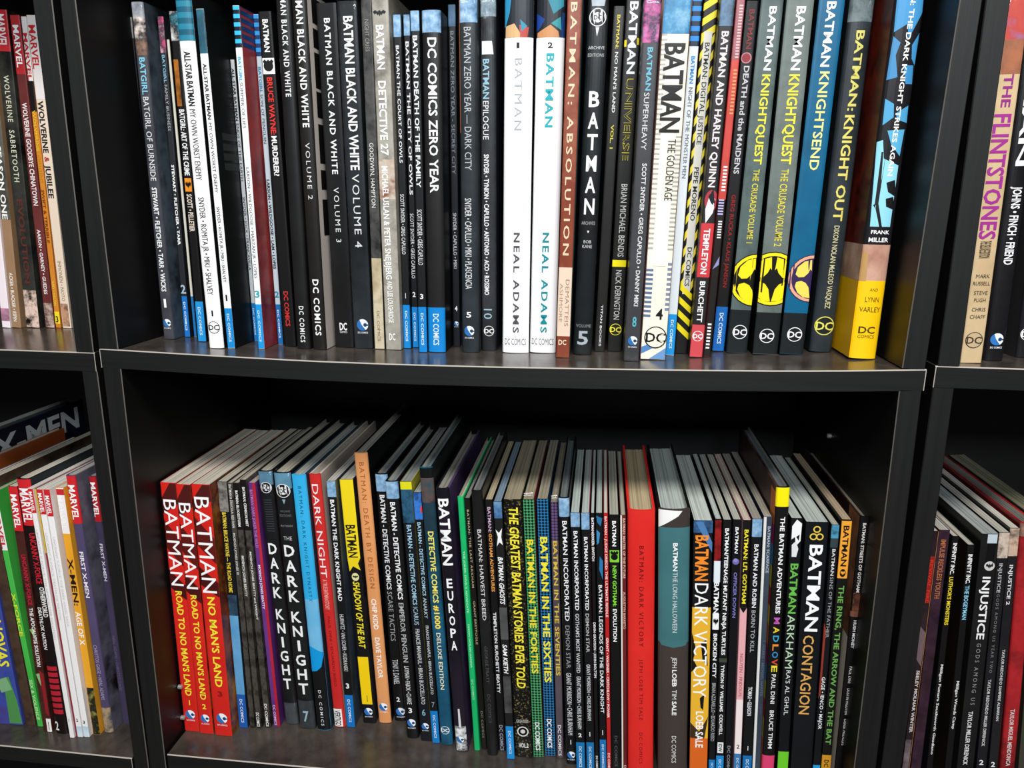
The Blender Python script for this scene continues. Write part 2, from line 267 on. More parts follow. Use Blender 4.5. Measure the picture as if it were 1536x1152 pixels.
ART2 = [B(-30, 57, 'n:#2a2f38,#20242c:10'), P([(.3, -10), (.9, -30), (.95, 10), (.6, 22)], '#2b7f92'), P([(0, 20), (.3, 30), (.1, 45), (0, 48)], '#1c3f8a'), P([(.04, 50), (.5, 38), (.78, 48), (.82, 57), (.04, 57)], '#c48a58'), P([(.52, 36), (.85, 26), (.88, 46)], '#2f8f96'), P([(.9, 20), (1, 20), (1, 57), (.86, 57)], '#1c3f7a')]
book('U', 757.5, 800, -30, 752.5, 793, 530, '#f3f3f3', 'thick white hardcover marked 1 with grey lettering',
     [ART1, H('1', 64, 73, K, .25, .72, .02), T('BATMAN', 88, 196, '#a9adb2', .38, .66, .0, sp=1.3), T('NEAL ADAMS', 350, 500, '#4f4f54', .4, .64, .02, sp=1.3), H('DC COMICS', 508, 518, '#707074', .1, .9)], hard=True, page='#d8d2c2', side='#1c2530')
book('U', 806, 849, -30, 794, 833, 530, '#f3f3f3', 'thick white hardcover marked 2 with teal lettering',
     [ART2, H('2', 64, 73, K, .42, .6, .02), T('BATMAN', 81, 192, CY, .38, .68, .03, sp=1.2), T('NEAL ADAMS', 350, 500, '#11868e', .4, .66, .03, sp=1.25), H('DC COMICS', 508, 518, '#707074', .08, .92)], hard=True, page='#d8d2c2', side='#1c2530')
book('U', 852, 874, -20, 834, 853.5, 537, 'n:#8a4630,#7a3826,#9c5a42:18', 'rust-brown spine with a cream block near its foot, right of the white hardcovers',
     [T('BATMAN: ABSOLUTION', 4, 384, '#e6c6a6', .25, .72, .015, sp=1.3), B(402, 505, '#e3c9b4'), T('DEMATTEIS', 420, 490, '#9a8070', .55, .85), T('ASHMORE', 426, 484, '#a48a78', .12, .38), H('DC', 510, 518, '#f0d8c0', .15, .75, .02)], sr='n:#33464a,#5a8088:24')
book('U', 884, 914, -25, 859, 887.5, 532.5, 'n:#16181a,#23282a:20', 'wrapped black hardcover with stacked white capitals and a silver 5 at its foot',
     [P([(.05, -25), (.95, -25), (.8, 10), (.2, 10)], '#aab4bc'), RING(27, .42), P([(.42, 42), (.6, 42), (.5, 56)], '#dfe3e6'), H('ARCHIVE', 70, 75, '#c8c8c8', .1, .9), H('EDITIONS', 81, 86, '#b8b8b8', .1, .9), V('BATMAN', 133, 326, W, .25, .78, .05), H('ARCHIVES', 333, 338, '#aaa', .15, .85), P([(.45, 347), (.58, 347), (.51, 351)], '#ddd'), H('BOB', 361, 366, '#ccc', .3, .7), H('KANE', 368, 373, '#ccc', .25, .75), H('VOLUME', 487, 492, '#8a8a8a', .1, .9), H('5', 496, 518, '#a8b0b8', .2, .78, .02)], hard=True, wrap='film')
book('U', 921, 937.5, 10, 891.5, 906.5, 527.7, 'n:#262524,#302e2c:14', 'dark grey paperback with small yellow title, right of the stacked-letter spine',
     [T('BATMAN:', 23, 74, '#c8b838', .35, .65, .02), T("NO MAN'S LAND", 79, 170, '#e0e0de', .35, .65, .01), T('VOL. 1', 188, 224, '#c8b838', .35, .65, .02), T('TITAN BOOKS', 458, 520, '#d0d0d0', .4, .62, .02)], page='#b0905a')
book('U', 939.5, 966, -15, 912.5, 931.5, 527.7, 'n:#22221f,#2d2d29:14', 'black spine with yellow outlined word and a yellow bar below the middle',
     [T('BATMAN', 3, 112, '#eef0f2', .25, .85, .03), B(61, 71, '#e0c820', 0, .15), B(58, 68, '#e0c820', .85, 1), T('UNIVERSE', 116, 242, '#24241f', .25, .8, .0, o='#d6c42c'), T('BRIAN MICHAEL BENDIS', 277, 386, '#cfcfca', .35, .8), B(391, 401, '#f2e010'), T('NICK DERINGTON', 406, 480, '#cfcfca', .3, .75), DC(495, '#f2e43a', '#2a2a22', .44)])
book('U', 967.5, 991, -8, 933, 959, 542, 'n:#3a3a3c,#46464a:14', 'wrapped grey spine marked 8 with pink and blue art at its top',
     [B(-8, 65, 'n:#6aa8c8,#c85a9a,#3a2a4a,#d87ab4:50'), T('BATMAN', 72, 137, '#6ab4cc', .35, .7, .02), T('SUPERHEAVY', 140, 226, '#d8d8d8', .3, .65), T('SCOTT SNYDER • GREG CAPULLO • DANNY MIKI', 246, 460, '#e2e2e2', .45, .75, .015), H('8', 475, 491, '#58b0c0', .42, .7, .02), PE(512, .32, .52)], sr='#c88a98', wrap='film')
book('U', 997, 1039.5, -15, 961.5, 996.5, 540, '#efe6d2', 'thick cream spine with hatched edges and very large black title, marked 4',
     [B(-15, 52, 'n:#26567e,#3f86b0,#9ac4d8:30'), TICKS(52, 380, 44, '#aaa69c', 0, .2, .36), TICKS(205, 380, 26, '#aaa69c', .78, 1, .36), TICKS(405, 480, 11, '#5a6f90', 0, .28, .5), TICKS(395, 470, 10, '#7a86a0', .84, 1, .5), T('BATMAN', 66, 200, '#1c1a18', .12, .95, .05), T('THE GOLDEN AGE', 210, 302, '#33302c', .5, .82), B(300, 400, '#f6f2e0', .22, .76), H('4', 463, 480, '#1a1a1a', .5, .78, .03), P([(0, 522), (1, 505), (1, 512), (0, 532)], '#4f7fb8'), P([(.3, 540), (1, 522), (1, 540)], '#6a94c4'), DC(507, '#14141a', '#efe6d2', .46, .55)])
book('U', 1041, 1055, -20, 998, 1011, 533.8, '#ccd3d8', 'pale narrow paperback with blue striped top and blue foot, between cream and hazard-striped spines',
     [STR(-20, 70, 12, '#10243a', '#1f7fd0'), T('BATMAN', 85, 126, '#2284c4', .3, .75, .02), T('NIGHT OF THE MONSTER MEN', 132, 268, '#606468', .3, .75), BB(472, 533, '#1a8acc')], side='#d8a868')
book('U', 1058, 1079, -20, 1012, 1030.5, 531, '#1a1a18', 'yellow and black hazard-striped spine with a grey title strip',
     [HAZ(-30, 60, 4, '#e2cf2c', 0, 1, 14), HAZ(50, 442, 16, '#dcc838', 0, .2, 7), HAZ(50, 442, 16, '#dcc838', .82, 1, 7), HAZ(442, 520, 4, '#ddcc18', 0, 1, -16), B(48, 442, '#c4c3b8', .2, .8), T('BATMAN: DIGITAL JUSTICE', 65, 218, '#1d1d1d', .32, .7, .01), T('PEPE MORENO', 252, 332, '#1d1d1d', .32, .7, .015), T('DC COMICS', 372, 430, '#1d1d1d', .32, .7, .015)])
book('U', 1083, 1103, -10, 1033.5, 1053.5, 536.7, '#2d2a2b', 'dark spine with red blocks and a red foot, right of the hazard stripes',
     [B(-10, 40, 'n:#2c3038,#5a7a98,#1c2026:30'), T('BATMAN AND HARLEY QUINN', 48, 282, '#e8d8d8', .25, .8, .03, o='#7a3038'), E(.6, 302, .5, '#a83440', 16), P([(.2, 315), (.5, 290), (.95, 300), (.8, 320), (.3, 336)], '#e6e6ea'), P([(.35, 296), (.7, 284), (.95, 312), (.6, 306)], '#1c2024'), B(336, 417, '#c4383e'), T('TEMPLETON', 344, 412, W, .25, .75, .04), T('BURCHETT', 423, 484, '#ececec', .3, .75, .04), B(488, 537, '#c8484e'), DC(505, '#f4f4f4', '#c8484e', .42)])
book('U', 1107, 1118.5, -12, 1054.5, 1066, 536, 'n:#b84038,#c84c44:16', 'thin spine, red above and dark below, edged with rows of white ticks',
     [B(-12, 90, 'n:#8a4a50,#a87078:30'), TICKS(8, 90, 18, '#d8b0b0', .4, .85), TICKS(105, 175, 13, '#e0905a', .4, .85), TICKS(250, 290, 8, W, .3, .8), B(300, 536, '#26201f'), TICKS(300, 325, 6, '#b8b4e0', .1, .8), TICKS(332, 360, 7, '#e8e8e8', .3, .8), P([(.1, 405), (.9, 385), (.9, 398)], '#8a8ab8'), TICKS(486, 526, 8, '#e8e8e8', .2, .7)])
book('U', 1120.5, 1139, 2, 1067.5, 1087, 527.7, '#191718', 'black spine with faint dark red lettering and a small red disc, blue foot',
     [T('BATMAN', 15, 75, '#7a2420', .3, .75, .03), E(.42, 88, .42, '#b88088'), E(.42, 88, .34, '#8a2a34'), T('DEATH and the MAIDENS', 100, 262, '#c0c0c4', .3, .75, .02), T('GREG RUCKA • KLAUS JANSON', 293, 432, '#8a1a18', .35, .7, .02), BB(461, 527, '#1460ac')])
kq = 'n:#4a5a58,#566664,#3e4c4a:14'
book('U', 1142, 1176, -8, 1088, 1120.5, 530, kq, 'green-grey spine showing only the left edge of a round yellow bat emblem',
     [T('BATMAN', 11, 107, '#f4f4f2', .4, .75, .04), T('KNIGHTQUEST', 113, 248, '#e8de3c', .38, .78, .02), T('THE CRUSADE VOLUME 1', 255, 366, '#d8cc44', .42, .72, .01), EMBLEM(1.1, 421, 42, 33), B(466, 530, '#1d2426'), DC(499, '#f2f2f2', '#1d2426', .36, .55)], side='#141a1a')
book('U', 1182, 1222, -10, 1128.5, 1166, 532.5, 'n:#5e6864,#6a7470,#525c58:14', 'grey-green spine with most of a large round yellow bat emblem',
     [T('BATMAN', 11, 107, '#f4f4f2', .38, .75, .04), T('KNIGHTQUEST', 113, 248, '#e8de3c', .36, .78, .02), T('THE CRUSADE VOLUME 2', 255, 371, '#d8cc44', .42, .72, .01), EMBLEM(.5, 420, 42, 39), B(470, 532, '#1c2122'), DC(505, '#f2f2f2', '#1c2122', .3, .5)], side='#101414')
book('U', 1230, 1269, -10, 1169, 1204, 532.5, 'n:#0c5375,#0d5e84,#114c66:10', 'bright teal-blue spine with a cut purple and orange round emblem',
     [T('BATMAN', 4, 102, '#f0f0f0', .32, .7, .04), T('KNIGHTSEND', 109, 257, '#e6e08a', .35, .75, .015), EMBLEM(1.02, 419, 36, 36, '#ead25a', '#33234e', '#e0a284'), B(471, 532, '#1e2325'), DC(503, '#f2f2f2', '#1e2325', .32, .55)], side='#0c1418')
book('U', 1281, 1316, -30, 1213.5, 1249, 529, 'n:#20262a,#2e363b:14', 'wrapped slate-black hardcover with pale yellow title and yellow ringed monogram',
     [B(-30, 34, 'n:#3f4a4c,#6c7a7c,#2c3436:40'), T('BATMAN:', 47, 168, '#d2ca6a', .38, .75, .04), T('KNIGHT OUT', 174, 333, '#ded06a', .32, .75, .04), T('DIXON NOLAN McLEOD VASQUEZ', 340, 464, '#cfc79a', .38, .66, .01), DC(490, '#e2da62', '#222a2e', .44, .52)], hard=True, wrap='film')
book('U', 1349, 1391, -30, 1272, 1316, 540, 'n:#1b1a1e,#252429:12', 'tall spine with blue art and a bright yellow lower quarter, rightmost upper middle shelf',
     [P([(.05, -30), (.9, -30), (.98, 20), (.6, 60), (.5, 38), (.1, 50)], '#3f8cc0'), P([(.1, 56), (.35, 66), (.25, 85), (.4, 118), (.06, 122)], '#3f86b8'), P([(.75, 70), (.98, 50), (.95, 100), (.8, 90)], '#3f8cc0'), P([(.55, 100), (.9, 100), (.95, 128), (.7, 128)], '#3a88bc'), P([(.1, 150), (.4, 158), (.45, 178), (.12, 190)], '#4a9cc8'), P([(.5, 172), (.92, 160), (.95, 186), (.6, 182)], '#4a9cc8'), P([(.3, 198), (.9, 196), (.85, 236), (.5, 220)], '#56a8d0'), P([(.02, 215), (.2, 212), (.3, 240), (.85, 250), (.85, 342), (.14, 342)], '#8ed0e2'), P([(.15, 310), (.3, 304), (.55, 342), (.45, 342), (.25, 316)], '#1c1b20'), P([(.2, 230), (.36, 230), (.32, 310), (.2, 310)], '#1c1b20'), P([(.5, 276), (.9, 270), (.85, 296), (.6, 290)], '#1c1b20'), P([(.55, 300), (.9, 296), (.85, 316), (.6, 312)], '#1c1b20'),
      T('BATMAN: THE DARK KNIGHT STRIKES AGAIN', -60, 266, W, .5, .68, .025), H('FRANK', 347, 353, W, .2, .85, .02), H('MILLER', 358, 365, W, .15, .85, .02), B(369, 424, 'n:#d2aa98,#c0947f,#a87868:22'), P([(0, 380), (.2, 380), (.25, 424), (0, 424)], '#b8905a'), B(423, 540, '#f4c20c'), H('AND', 434, 439, '#6a5210', .42, .72), H('LYNN', 447, 455, '#5a4610', .3, .8), H('VARLEY', 462, 470, '#5a4610', .14, .9), H('DC', 491, 502, '#4a3a0c', .2, .8, .02), H('COMICS', 504, 509, '#4a3a0c', .2, .8)],
     hard=True, sl='n:#3a120c,#6a2012,#1c0c0a:16', wrap=None, kind='strikes')
BOOKS[-1]['ops'] += [SD('L', 369, 424, 'n:#d8b8a0,#a88064:40'), SD('L', 423, 540, '#eeb80c')]
for _b in BOOKS:
    if 'VOLUME 2' in str(_b['ops']) and _b['sr'] == '#d9d0c8':
        _b['ops'] += [SD('R', y, y + h, '#1b1a1a', .012, d) for y, h, d in ((-10, 40, .05), (38, 30, .06), (75, 55, .055), (135, 40, .06), (185, 60, .055), (255, 30, .07), (300, 55, .07))]

# ------------------------------------------------------------------ lower middle shelf, left to right
RED = 'n:#c8201a,#d42a20:12'
def roadbook(a, b, ya, yb, rtxt, y2, num, ynum, yp, lab, numc='#f2e03a'):
    book('L', a[0], a[1], a[2], b[0], b[1], b[2], RED, lab,
         [P([(.62, a[2]), (1, a[2]), (1, ya + 6), (0, ya + 22), (0, a[2] + 24)], '#4a1614'), P([(0, ya + 30), (1, ya + 62), (1, ya + 100), (0, ya + 72)], '#5a1613'), P([(0, ya + 105), (1, ya + 128), (1, ya + 150), (0, ya + 132)], '#45110f'), T('BATMAN', ya, yb, '#f6f4f2', .1, .95, .0), T(rtxt, y2[0], y2[1], '#f2e03a', .3, .75, .03), H(num, ynum - 4, ynum + 4, numc, .38, .66, .03), PE(yp, .32, .5)], page='#c9c2b4', sr='n:#c87a20,#4a1a14,#a84a18:16')
roadbook((239.5, 264, 724.5), (278, 298.5, 1097), 750, 879, "ROAD TO NO MAN'S LAND", (887, 1044), '1', 1054, 1072, 'red spine numbered 1 with dark diagonal bands, leftmost on the lower middle shelf')
roadbook((263, 285, 727), (300, 320, 1100.7), 755, 884, "ROAD TO NO MAN'S LAND", (893, 1050), '2', 1060, 1078, 'red spine numbered 2 with dark diagonal bands, middle of the red trio')
roadbook((286.5, 314, 727), (323, 348, 1103.7), 746, 890, "NO MAN'S LAND", (896, 1031), '3', 1041, 1078, 'widest red banded spine, numbered 3, with yellow lettering below white', '#8a1410')
book('L', 326, 340, 723, 358.5, 373, 1092, '#1a1b1e', 'dark spine with a long pale blue lower panel, right of the red trio',
     [B(723, 768, 'n:#2a2a2a,#8a8680,#1a1a1a:50'), T('BATMAN: BRUCE WAYNE — THE ROAD HOME', 769, 889, '#e8cc3a', .25, .7, .02), B(893, 925, 'n:#16181c,#3a5a74:50'), B(924, 1042, 'n:#4f8fc0,#6aa6cc:20'), BB(1042, 1092, '#1c56a4')], page='#bdb6a6', side='#2a2e34')
mot = 'n:#2a2724,#4a4640,#1e1c1a:60'
book('L', 340.5, 348.5, 724.5, 374, 383, 1092, mot, 'thin mottled grey-brown spine, leftmost of the three thin mottled paperbacks',
     [T('BATMAN & DRACULA: RED RAIN', 727, 792, '#d8d6d0', .25, .75, .01), T('MOENCH JONES JONES III', 800, 862, '#c8c6c0', .25, .7, .02)], page='#b8b0a0')
book('L', 349, 358, 724.5, 383.8, 393, 1092.4, mot, 'thin mottled spine in the middle of the three thin mottled paperbacks',
     [B(724, 795, '#1c1a19'), T('BATMAN: BLOODSTORM', 736, 790, '#e8e6e2', .25, .75, .03), T('MOENCH JONES BEATTY', 834, 895, '#e0deda', .3, .75, .02), T('DC COMICS', 1069, 1090, '#e8e8e4', .2, .8, .02)], page='#b8b0a0')
book('L', 359, 369.5, 720, 397, 407.5, 1091.7, mot, 'mottled dark spine beside the purple and red one',
     [B(720, 796, '#1b1918'), T('BATMAN: CRIMSON MIST', 731, 790, '#e8e6e2', .3, .75, .03), T('MOENCH JONES BEATTY and WRIGHT', 828, 930, '#e0deda', .3, .75, .02), T('DC COMICS', 1056, 1090, '#e8e8e4', .25, .75, .02)], page='#b8b0a0')
book('L', 370.5, 383, 724.5, 409, 421.5, 1090, 'n:#5a2a6a,#6a3a88:14', 'narrow spine, purple with a red right edge, left of the first stacked-letter black hardcover',
     [B(724, 1090, 'n:#a81a2c,#b8283a:14', .62, 1), T('BATMAN DARK JOKER THE WILD', 735, 822, '#c07aa8', .2, .6, .01), T('MOENCH JONES BEATTY', 848, 914, '#ece4ec', .25, .6, .02), T('DC COMICS', 1058, 1088, '#d8b0d0', .2, .6, .02)], page='#b0a898')
book('L', 384, 406, 707.5, 425, 448, 1086.5, 'n:#17181a,#222426:16', 'black wrapped hardcover with stacked white capitals, left one of two alike, no number showing',
     [B(707, 728, 'n:#4a7088,#6a94ac:30'), RING(732, .4), TICKS(750, 800, 14, '#3a3c40', .25, .8, .3), V('DARK', 812, 900, W, .2, .8, .06), V('KNIGHT', 911, 1036, W, .22, .8, .06), B(1055, 1086, 'n:#33373a,#4c5054:30')], hard=True, wrap='film', page='#b8b4a4')
book('L', 409, 434.5, 710, 449.5, 473, 1093.6, 'n:#17181a,#222426:16', 'black hardcover with stacked white capitals and a grey 7 at its foot',
     [B(710, 734, 'n:#4a7890,#6a9ab4:30'), RING(737, .42), P([(.4, 750), (.6, 750), (.5, 757)], '#8aa8b8'), H('ARCHIVE', 766, 769, '#6a6a6c', .2, .8), H('EDITIONS', 772, 776, '#6a6a6c', .15, .85), H('BATMAN', 788, 791, '#8a8a8c', .15, .85), H('THE', 805, 811, '#c8c8c8', .25, .75), V('DARK', 815, 906, W, .2, .82, .06), V('KNIGHT', 915, 1044, W, .22, .82, .06), B(1052, 1093, 'n:#2c3032,#44484a:30'), T('7', 1066, 1083, '#9ab4c0', .2, .8, .03) if False else H('7', 1066, 1083, '#9ab4c0', .32, .68, .03)], hard=True, wrap='film', page='#b8b4a4')
book('L', 436, 459.5, 713.6, 475, 498, 1096, 'n:#2ba2d8,#36aee2:8', 'bright sky-blue hardcover with a black lower quarter',
     [T('BATMAN: DARK KNIGHT DYNASTY', 730, 903, '#17607e', .42, .66, .0, sp=1.4), B(900, 985, 'n:#5cacd8,#7abade:10'), P([(0, 970), (.3, 972), (1, 980), (1, 996), (.8, 1004), (.45, 1009), (0, 1010)], '#0f94d6'), P([(0, 1009), (.45, 1007), (.8, 1001), (1, 984), (1, 1096), (0, 1096)], '#19191b'), T('DC COMICS', 1036, 1089, '#dcdcdc', .38, .6, .01, sp=1.5)], hard=True, side='#14323e', page='#a8aca8')
book('L', 461, 479.5, 712.4, 499.5, 518.5, 1091, 'n:#c02626,#cc302c:10', 'red hardcover with white quirky lettering and a small black-on-white box at its foot',
     [T('DARK NIGHT', 727, 867, '#f4e8e6', .2, .75, .0), T('A TRUE BATMAN STORY', 870, 915, '#f0a8a0', .3, .7, .01), T('PAUL DINI • EDUARDO RISSO', 925, 1030, '#8e1414', .38, .62, .01), B(1064, 1090, '#f0eeea', .02, .8), T('VERTIGO', 1066, 1089, '#1a1a1a', .12, .7, .05)], hard=True, side='#c8b8ac', page='#b8aea0')
book('L', 489.5, 502.5, 722, 520.5, 532.5, 1091, '#19191b', 'narrow black spine marked 3 with a blue foot, left of the yellow-topped spine',
     [B(722, 746, SKY), T('BATMAN THE DARK KNIGHT MAD', 750, 902, '#ececec', .25, .75, .02), T('HURWITZ • VAN SCIVER • KUDRANSKI', 922, 1007, '#d8d8d8', .25, .75), H('3', 1025, 1033, W, .3, .7, .03), BB(1043, 1091, '#0f6fb9')], sr='n:#2c3440,#4a5666:20', page='#c0beb4')
book('L', 510, 528, 719.7, 544.5, 564.5, 1085, '#18171a', 'black spine with bright yellow top and a second yellow panel marked 1',
     [B(719, 838, '#ecd21c'), T('BATMAN', 788, 837, '#1a1812', .12, .9, .05), P([(.0, 838), (1, 838), (.8, 846), (.95, 856), (.4, 850), (.1, 858)], '#e8cc1c'), E(.5, 866, .28, '#e0d8a0', 6), BAT(.5, 866, .22, 3, K), T('SHADOW OF THE BAT', 873, 973, '#ecd82e', .25, .8, .03, .2), B(986, 1057, '#f2cc10', .04, .88), H('1', 1043, 1053, K, .4, .6, .02), PE(1068, .34, .5)], page='#b8b6aa', side='n:#1c1a1c,#3a3638:20')
book('L', 530, 550.5, 680.8, 568, 586.5, 1085, 'n:#d89058,#e09a62:10', 'tall orange-tan hardcover standing above its neighbours on the lower middle shelf',
     [T('BATMAN: DEATH BY DESIGN', 694, 883, '#a05c2e', .35, .72, .0, sp=1.3), T('CHIP KIDD', 899, 945, '#f8f0e8', .32, .72, .03), T('DAVE TAYLOR', 957, 1018, '#f8f0e8', .32, .72, .03), PE(1061, .34, .5)], hard=True, side='#121316', page='#a8a69a')
book('L', 561.5, 580.5, 712, 591.5, 608.5, 1082, '#18181a', 'black spine marked 2 with pale blue top, right of the tall orange-tan hardcover',
     [B(712, 738, SKY), T('BATMAN - DETECTIVE COMICS', 743, 885, '#f0f0f0', .28, .7, .02), T('SCARE TACTICS', 888, 962, '#a8a8a8', .28, .7), T('TONY S. DANIEL', 990, 1027, '#e0e0e0', .25, .75), H('2', 1046, 1053, W, .35, .65, .03), PE(1068, .38, .6)], hard=True, page='#7c8484')
book('L', 577.5, 595.5, 723, 609.5, 628.5, 1108, '#18181a', 'black spine marked 3 with pale blue top and roundel, left of the yellow-rimmed spine',
     [B(723, 749, SKY), T('BATMAN - DETECTIVE COMICS', 754, 900, '#f0f0f0', .28, .7, .02), T('EMPEROR PENGUIN', 905, 994, '#b4b4b4', .28, .7, .01), T('LAYMAN • FABOK • CLARKE', 1000, 1057, '#e0e0e0', .3, .7), H('3', 1062, 1070, W, .35, .65, .03), PE(1085, .36, .5)], hard=True, page='#7c8484')
book('L', 599.5, 617, 723, 632, 647.5, 1112, '#1a1c22', 'black spine marked 6 with a yellow rim and blue art at its top',
     [B(723, 735, '#d8d21a'), B(735, 785, 'n:#12202c,#2c5a78,#16181c:40'), T('BATMAN - DETECTIVE COMICS', 788, 908, '#a4cce0', .28, .7, .015), T('ICARUS', 911, 938, '#a8c4d0', .28, .7), T('FRANCIS MANAPUL • BRIAN BUCCELLATO', 944, 1057, '#c8c8c8', .3, .7, .01), H('6', 1064, 1074, '#8ab4c4', .3, .62, .01), PE(1090, .34, .5)], sr='#b8b02a', page='#8c908c')
book('L', 619, 631.5, 739, 649, 659.5, 1115, '#191a1e', 'narrow black spine marked 7 with blue and red art at its top and blue foot',
     [B(739, 780, 'n:#1c4aa0,#3a7ad0,#141c30:40'), B(760, 770, '#c83a34', .8, 1), T('BATMAN - DETECTIVE COMICS', 784, 894, '#a4cce0', .25, .72, .015), T('ANARKY', 897, 928, '#b8ccd4', .25, .72), T('FRANCIS MANAPUL • BRIAN BUCCELLATO', 939, 1042, '#c8c8c8', .3, .7, .01), H('7', 1053, 1061, '#8a9aa0', .3, .7), BB(1067, 1115, '#1277be')], page='#a0a49e')
book('L', 628, 648.5, 702.6, 661, 679.5, 1118, 'n:#16465e,#1d5a78,#123848:10', 'dark teal hardcover with pale yellow lettering and black top, taller than the books beside it',
     [B(702, 718, '#141618'), B(718, 755, 'n:#16181a,#5a4a48,#2a4a50:40'), B(755, 800, 'n:#1c2c34,#24485a:14'), T('DETECTIVE COMICS', 798, 905, '#ece070', .3, .75, .04), T('#1000', 909, 944, '#ffe04a', .3, .75, .05), T('DELUXE EDITION', 950, 1035, '#ece4c0', .35, .68, .01), DC(1096, '#f0f0f0', '#1d5a78', .36, .45)], hard=True, side='#131a1c', page='#6c7878')
book('L', 655, 671, 734, 682, 704, 1128, 'n:#1c1722,#2a2230:12', 'dark purple-black hardcover with big white capitals, first word sideways then letters stacked',
     [B(734, 752, '#181420'), T('BATMAN', 749, 849, W, .12, .95, .05), V('EUROPA', 866, 978, '#f2f2f2', .3, .75, .06), P([(.42, 1064), (.56, 1064), (.6, 1092), (.4, 1092)], '#d4d4d4'), B(1090, 1127, 'n:#e8e8e8,#3a3a3c,#f0f0f0:90', .05, .95), PE(1110, .3, .45, False)], hard=True, sr='n:#3a2c4a,#55446a:20', page='#8c8a80')
book('L', 686, 695, 746, 711, 720.5, 1126, 'n:#16a860,#1fb86c:10', 'narrow bright green spine on the lower middle shelf',
     [T("THE JOKER: DEVIL'S ADVOCATE", 827, 920, '#b8ecc8', .35, .65, .01), T('DIXON NOLAN HANNA', 937, 1002, '#b8ecc8', .35, .65, .01), T('DC COMICS', 1020, 1050, '#a8e0b8', .35, .65, .01)], hard=True, page='#b8b0a0', sl='#1c1a20')
book('L', 696.5, 704.5, 747.6, 722, 730.5, 1124, '#1c1815', 'thin dark brown spine with faint tan lettering, right of the bright green spine',
     [T('BATMAN: THE LAST ARKHAM', 765, 882, '#b0a080', .3, .7, .01, sp=1.2), T('GRANT BREYFOGLE', 902, 967, '#a89878', .3, .7, .01), T('DC COMICS', 1067, 1107, '#8a8070', .3, .7)], page='#8c8c84')
book('L', 706, 724.5, 737, 731.5, 746.5, 1133.7, 'n:#1b1a1b,#282728:10', 'taller black spine with thin grey lettering, third right of the bright green spine when counting it as zero... ',
     [T('BATMAN: HARVEST BREED', 795, 931, '#dcdcda', .35, .72), T('GEORGE PRATT', 970, 1025, '#505050', .35, .65), T('DC COMICS', 1042, 1085, '#4a4a4a', .35, .65)], hard=True, page='#6c7070')
BOOKS[-1]['label'] = 'taller black hardcover with thin grey lettering, between dark brown and orange-lettered spines'
book('L', 726.5, 739, 750, 748, 758.5, 1126.6, '#1b191b', 'black spine with orange lettering under a short lilac word',
     [T('BATMAN:', 761, 799, '#c8a8c4', .25, .7, .03), T('GOTHAM ADVENTURES', 801, 888, '#eca04a', .25, .7, .03), T('TEMPLETON BURCHETT BEATTY', 919, 1040, '#ececec', .25, .7, .03), T('DC COMICS', 1088, 1126, '#9a9aa8', .25, .75, .02)], page='#b4a888')
book('L', 740, 752, 753, 760.5, 772, 1139, '#242424', 'narrow grey-black spine with slanted white lettering, left of the yellow-lettered speckled spine',
     [B(753, 778, 'n:#2c5a8c,#7aa4c4:50'), P([(.1, 795), (.5, 800), (.9, 793), (.75, 806), (.9, 818), (.5, 814), (.15, 820), (.35, 806)], '#eeeeee'), T('BATMAN: GHOSTS', 836, 907, W, .2, .85, .03, .25), B(912, 960, 'n:#5a5a5a,#3a3a3a:20'), T('SAM KIETH', 967, 1011, W, .2, .8, .03, .2), B(1015, 1070, 'n:#6a6a6a,#2a2a2a:14'), BB(1090, 1139, '#1d8ad0')], page='#7c90a0')
book('L', 754, 783, 750, 774, 798.5, 1136, 'n:#121212,#141414,#141414,#8a7c4a:420', 'wide black speckled spine with large bright yellow title',
     [T('THE GREATEST BATMAN STORIES EVER TOLD', 762, 1033, '#f2e23a', .28, .82, .05, .12, o='#0e0e0e'), H('GREATEST', 1080, 1085, '#c8c8c0', .15, .85), E(.5, 1098, .34, '#d8d8d0'), E(.5, 1098, .27, '#16161a'), E(.5, 1098, .14, '#d0d0c8'), H('VOL.2', 1115, 1122, '#e8e8e4', .22, .8, .03)], page='#9a9078')
book('L', 784.5, 800, 750, 799.5, 816, 1136, 'k:#46a066,#16201a:460', 'bagged green chequered spine with yellow title',
     [T('BATMAN IN THE FORTIES', 810, 1011, '#f0de30', .18, .85, .05, 0, '#16201a'), T('DC COMICS', 1084, 1126, '#f0f0f0', .25, .75, .03)], wrap='bag', sr='#8a3430', page='#9c947c')
book('L', 805, 822, 749, 818, 833, 1134, 'k:#2470a4,#101418:460', 'blue chequered spine with yellow title, right of the green chequered one',
     [T('BATMAN IN THE SIXTIES', 806, 1024, '#f0de30', .18, .88, .05, 0, '#10161e'), T('DC COMICS', 1079, 1122, '#f0f0f0', .25, .75, .03)], page='#948c78')
book('L', 827, 835.5, 753.7, 834, 847, 1137, 'n:#4a4048,#5a5058:14', 'bagged greyish purple spine with dull yellow title, beside the chequered pair',
     [B(754, 812, 'k:#6a5080,#30283a:460'), T('BATMAN IN THE SEVENTIES', 812, 1014, '#d8b848', .2, .85, .04, 0, '#3a3238'), T('DC COMICS', 1088, 1134, '#e4e0e4', .25, .75, .03)], wrap='bag', page='#948c78')
book('L', 836, 854.5, 747.6, 850, 864, 1147, '#17181a', 'black hardcover with pale blue top, just right of the bagged greyish purple spine',
     [B(747, 776, SKY), T('BATMAN INCORPORATED', 782, 932, '#f2f2f2', .3, .75, .01), T('DEMON STAR', 939, 1003, '#98989a', .3, .72), T(GM, 1010, 1103, '#e0e0e0', .25, .75), H('1', 1110, 1117, W, .35, .65, .03), PE(1133, .4, .5)], hard=True, page='#6a7072')
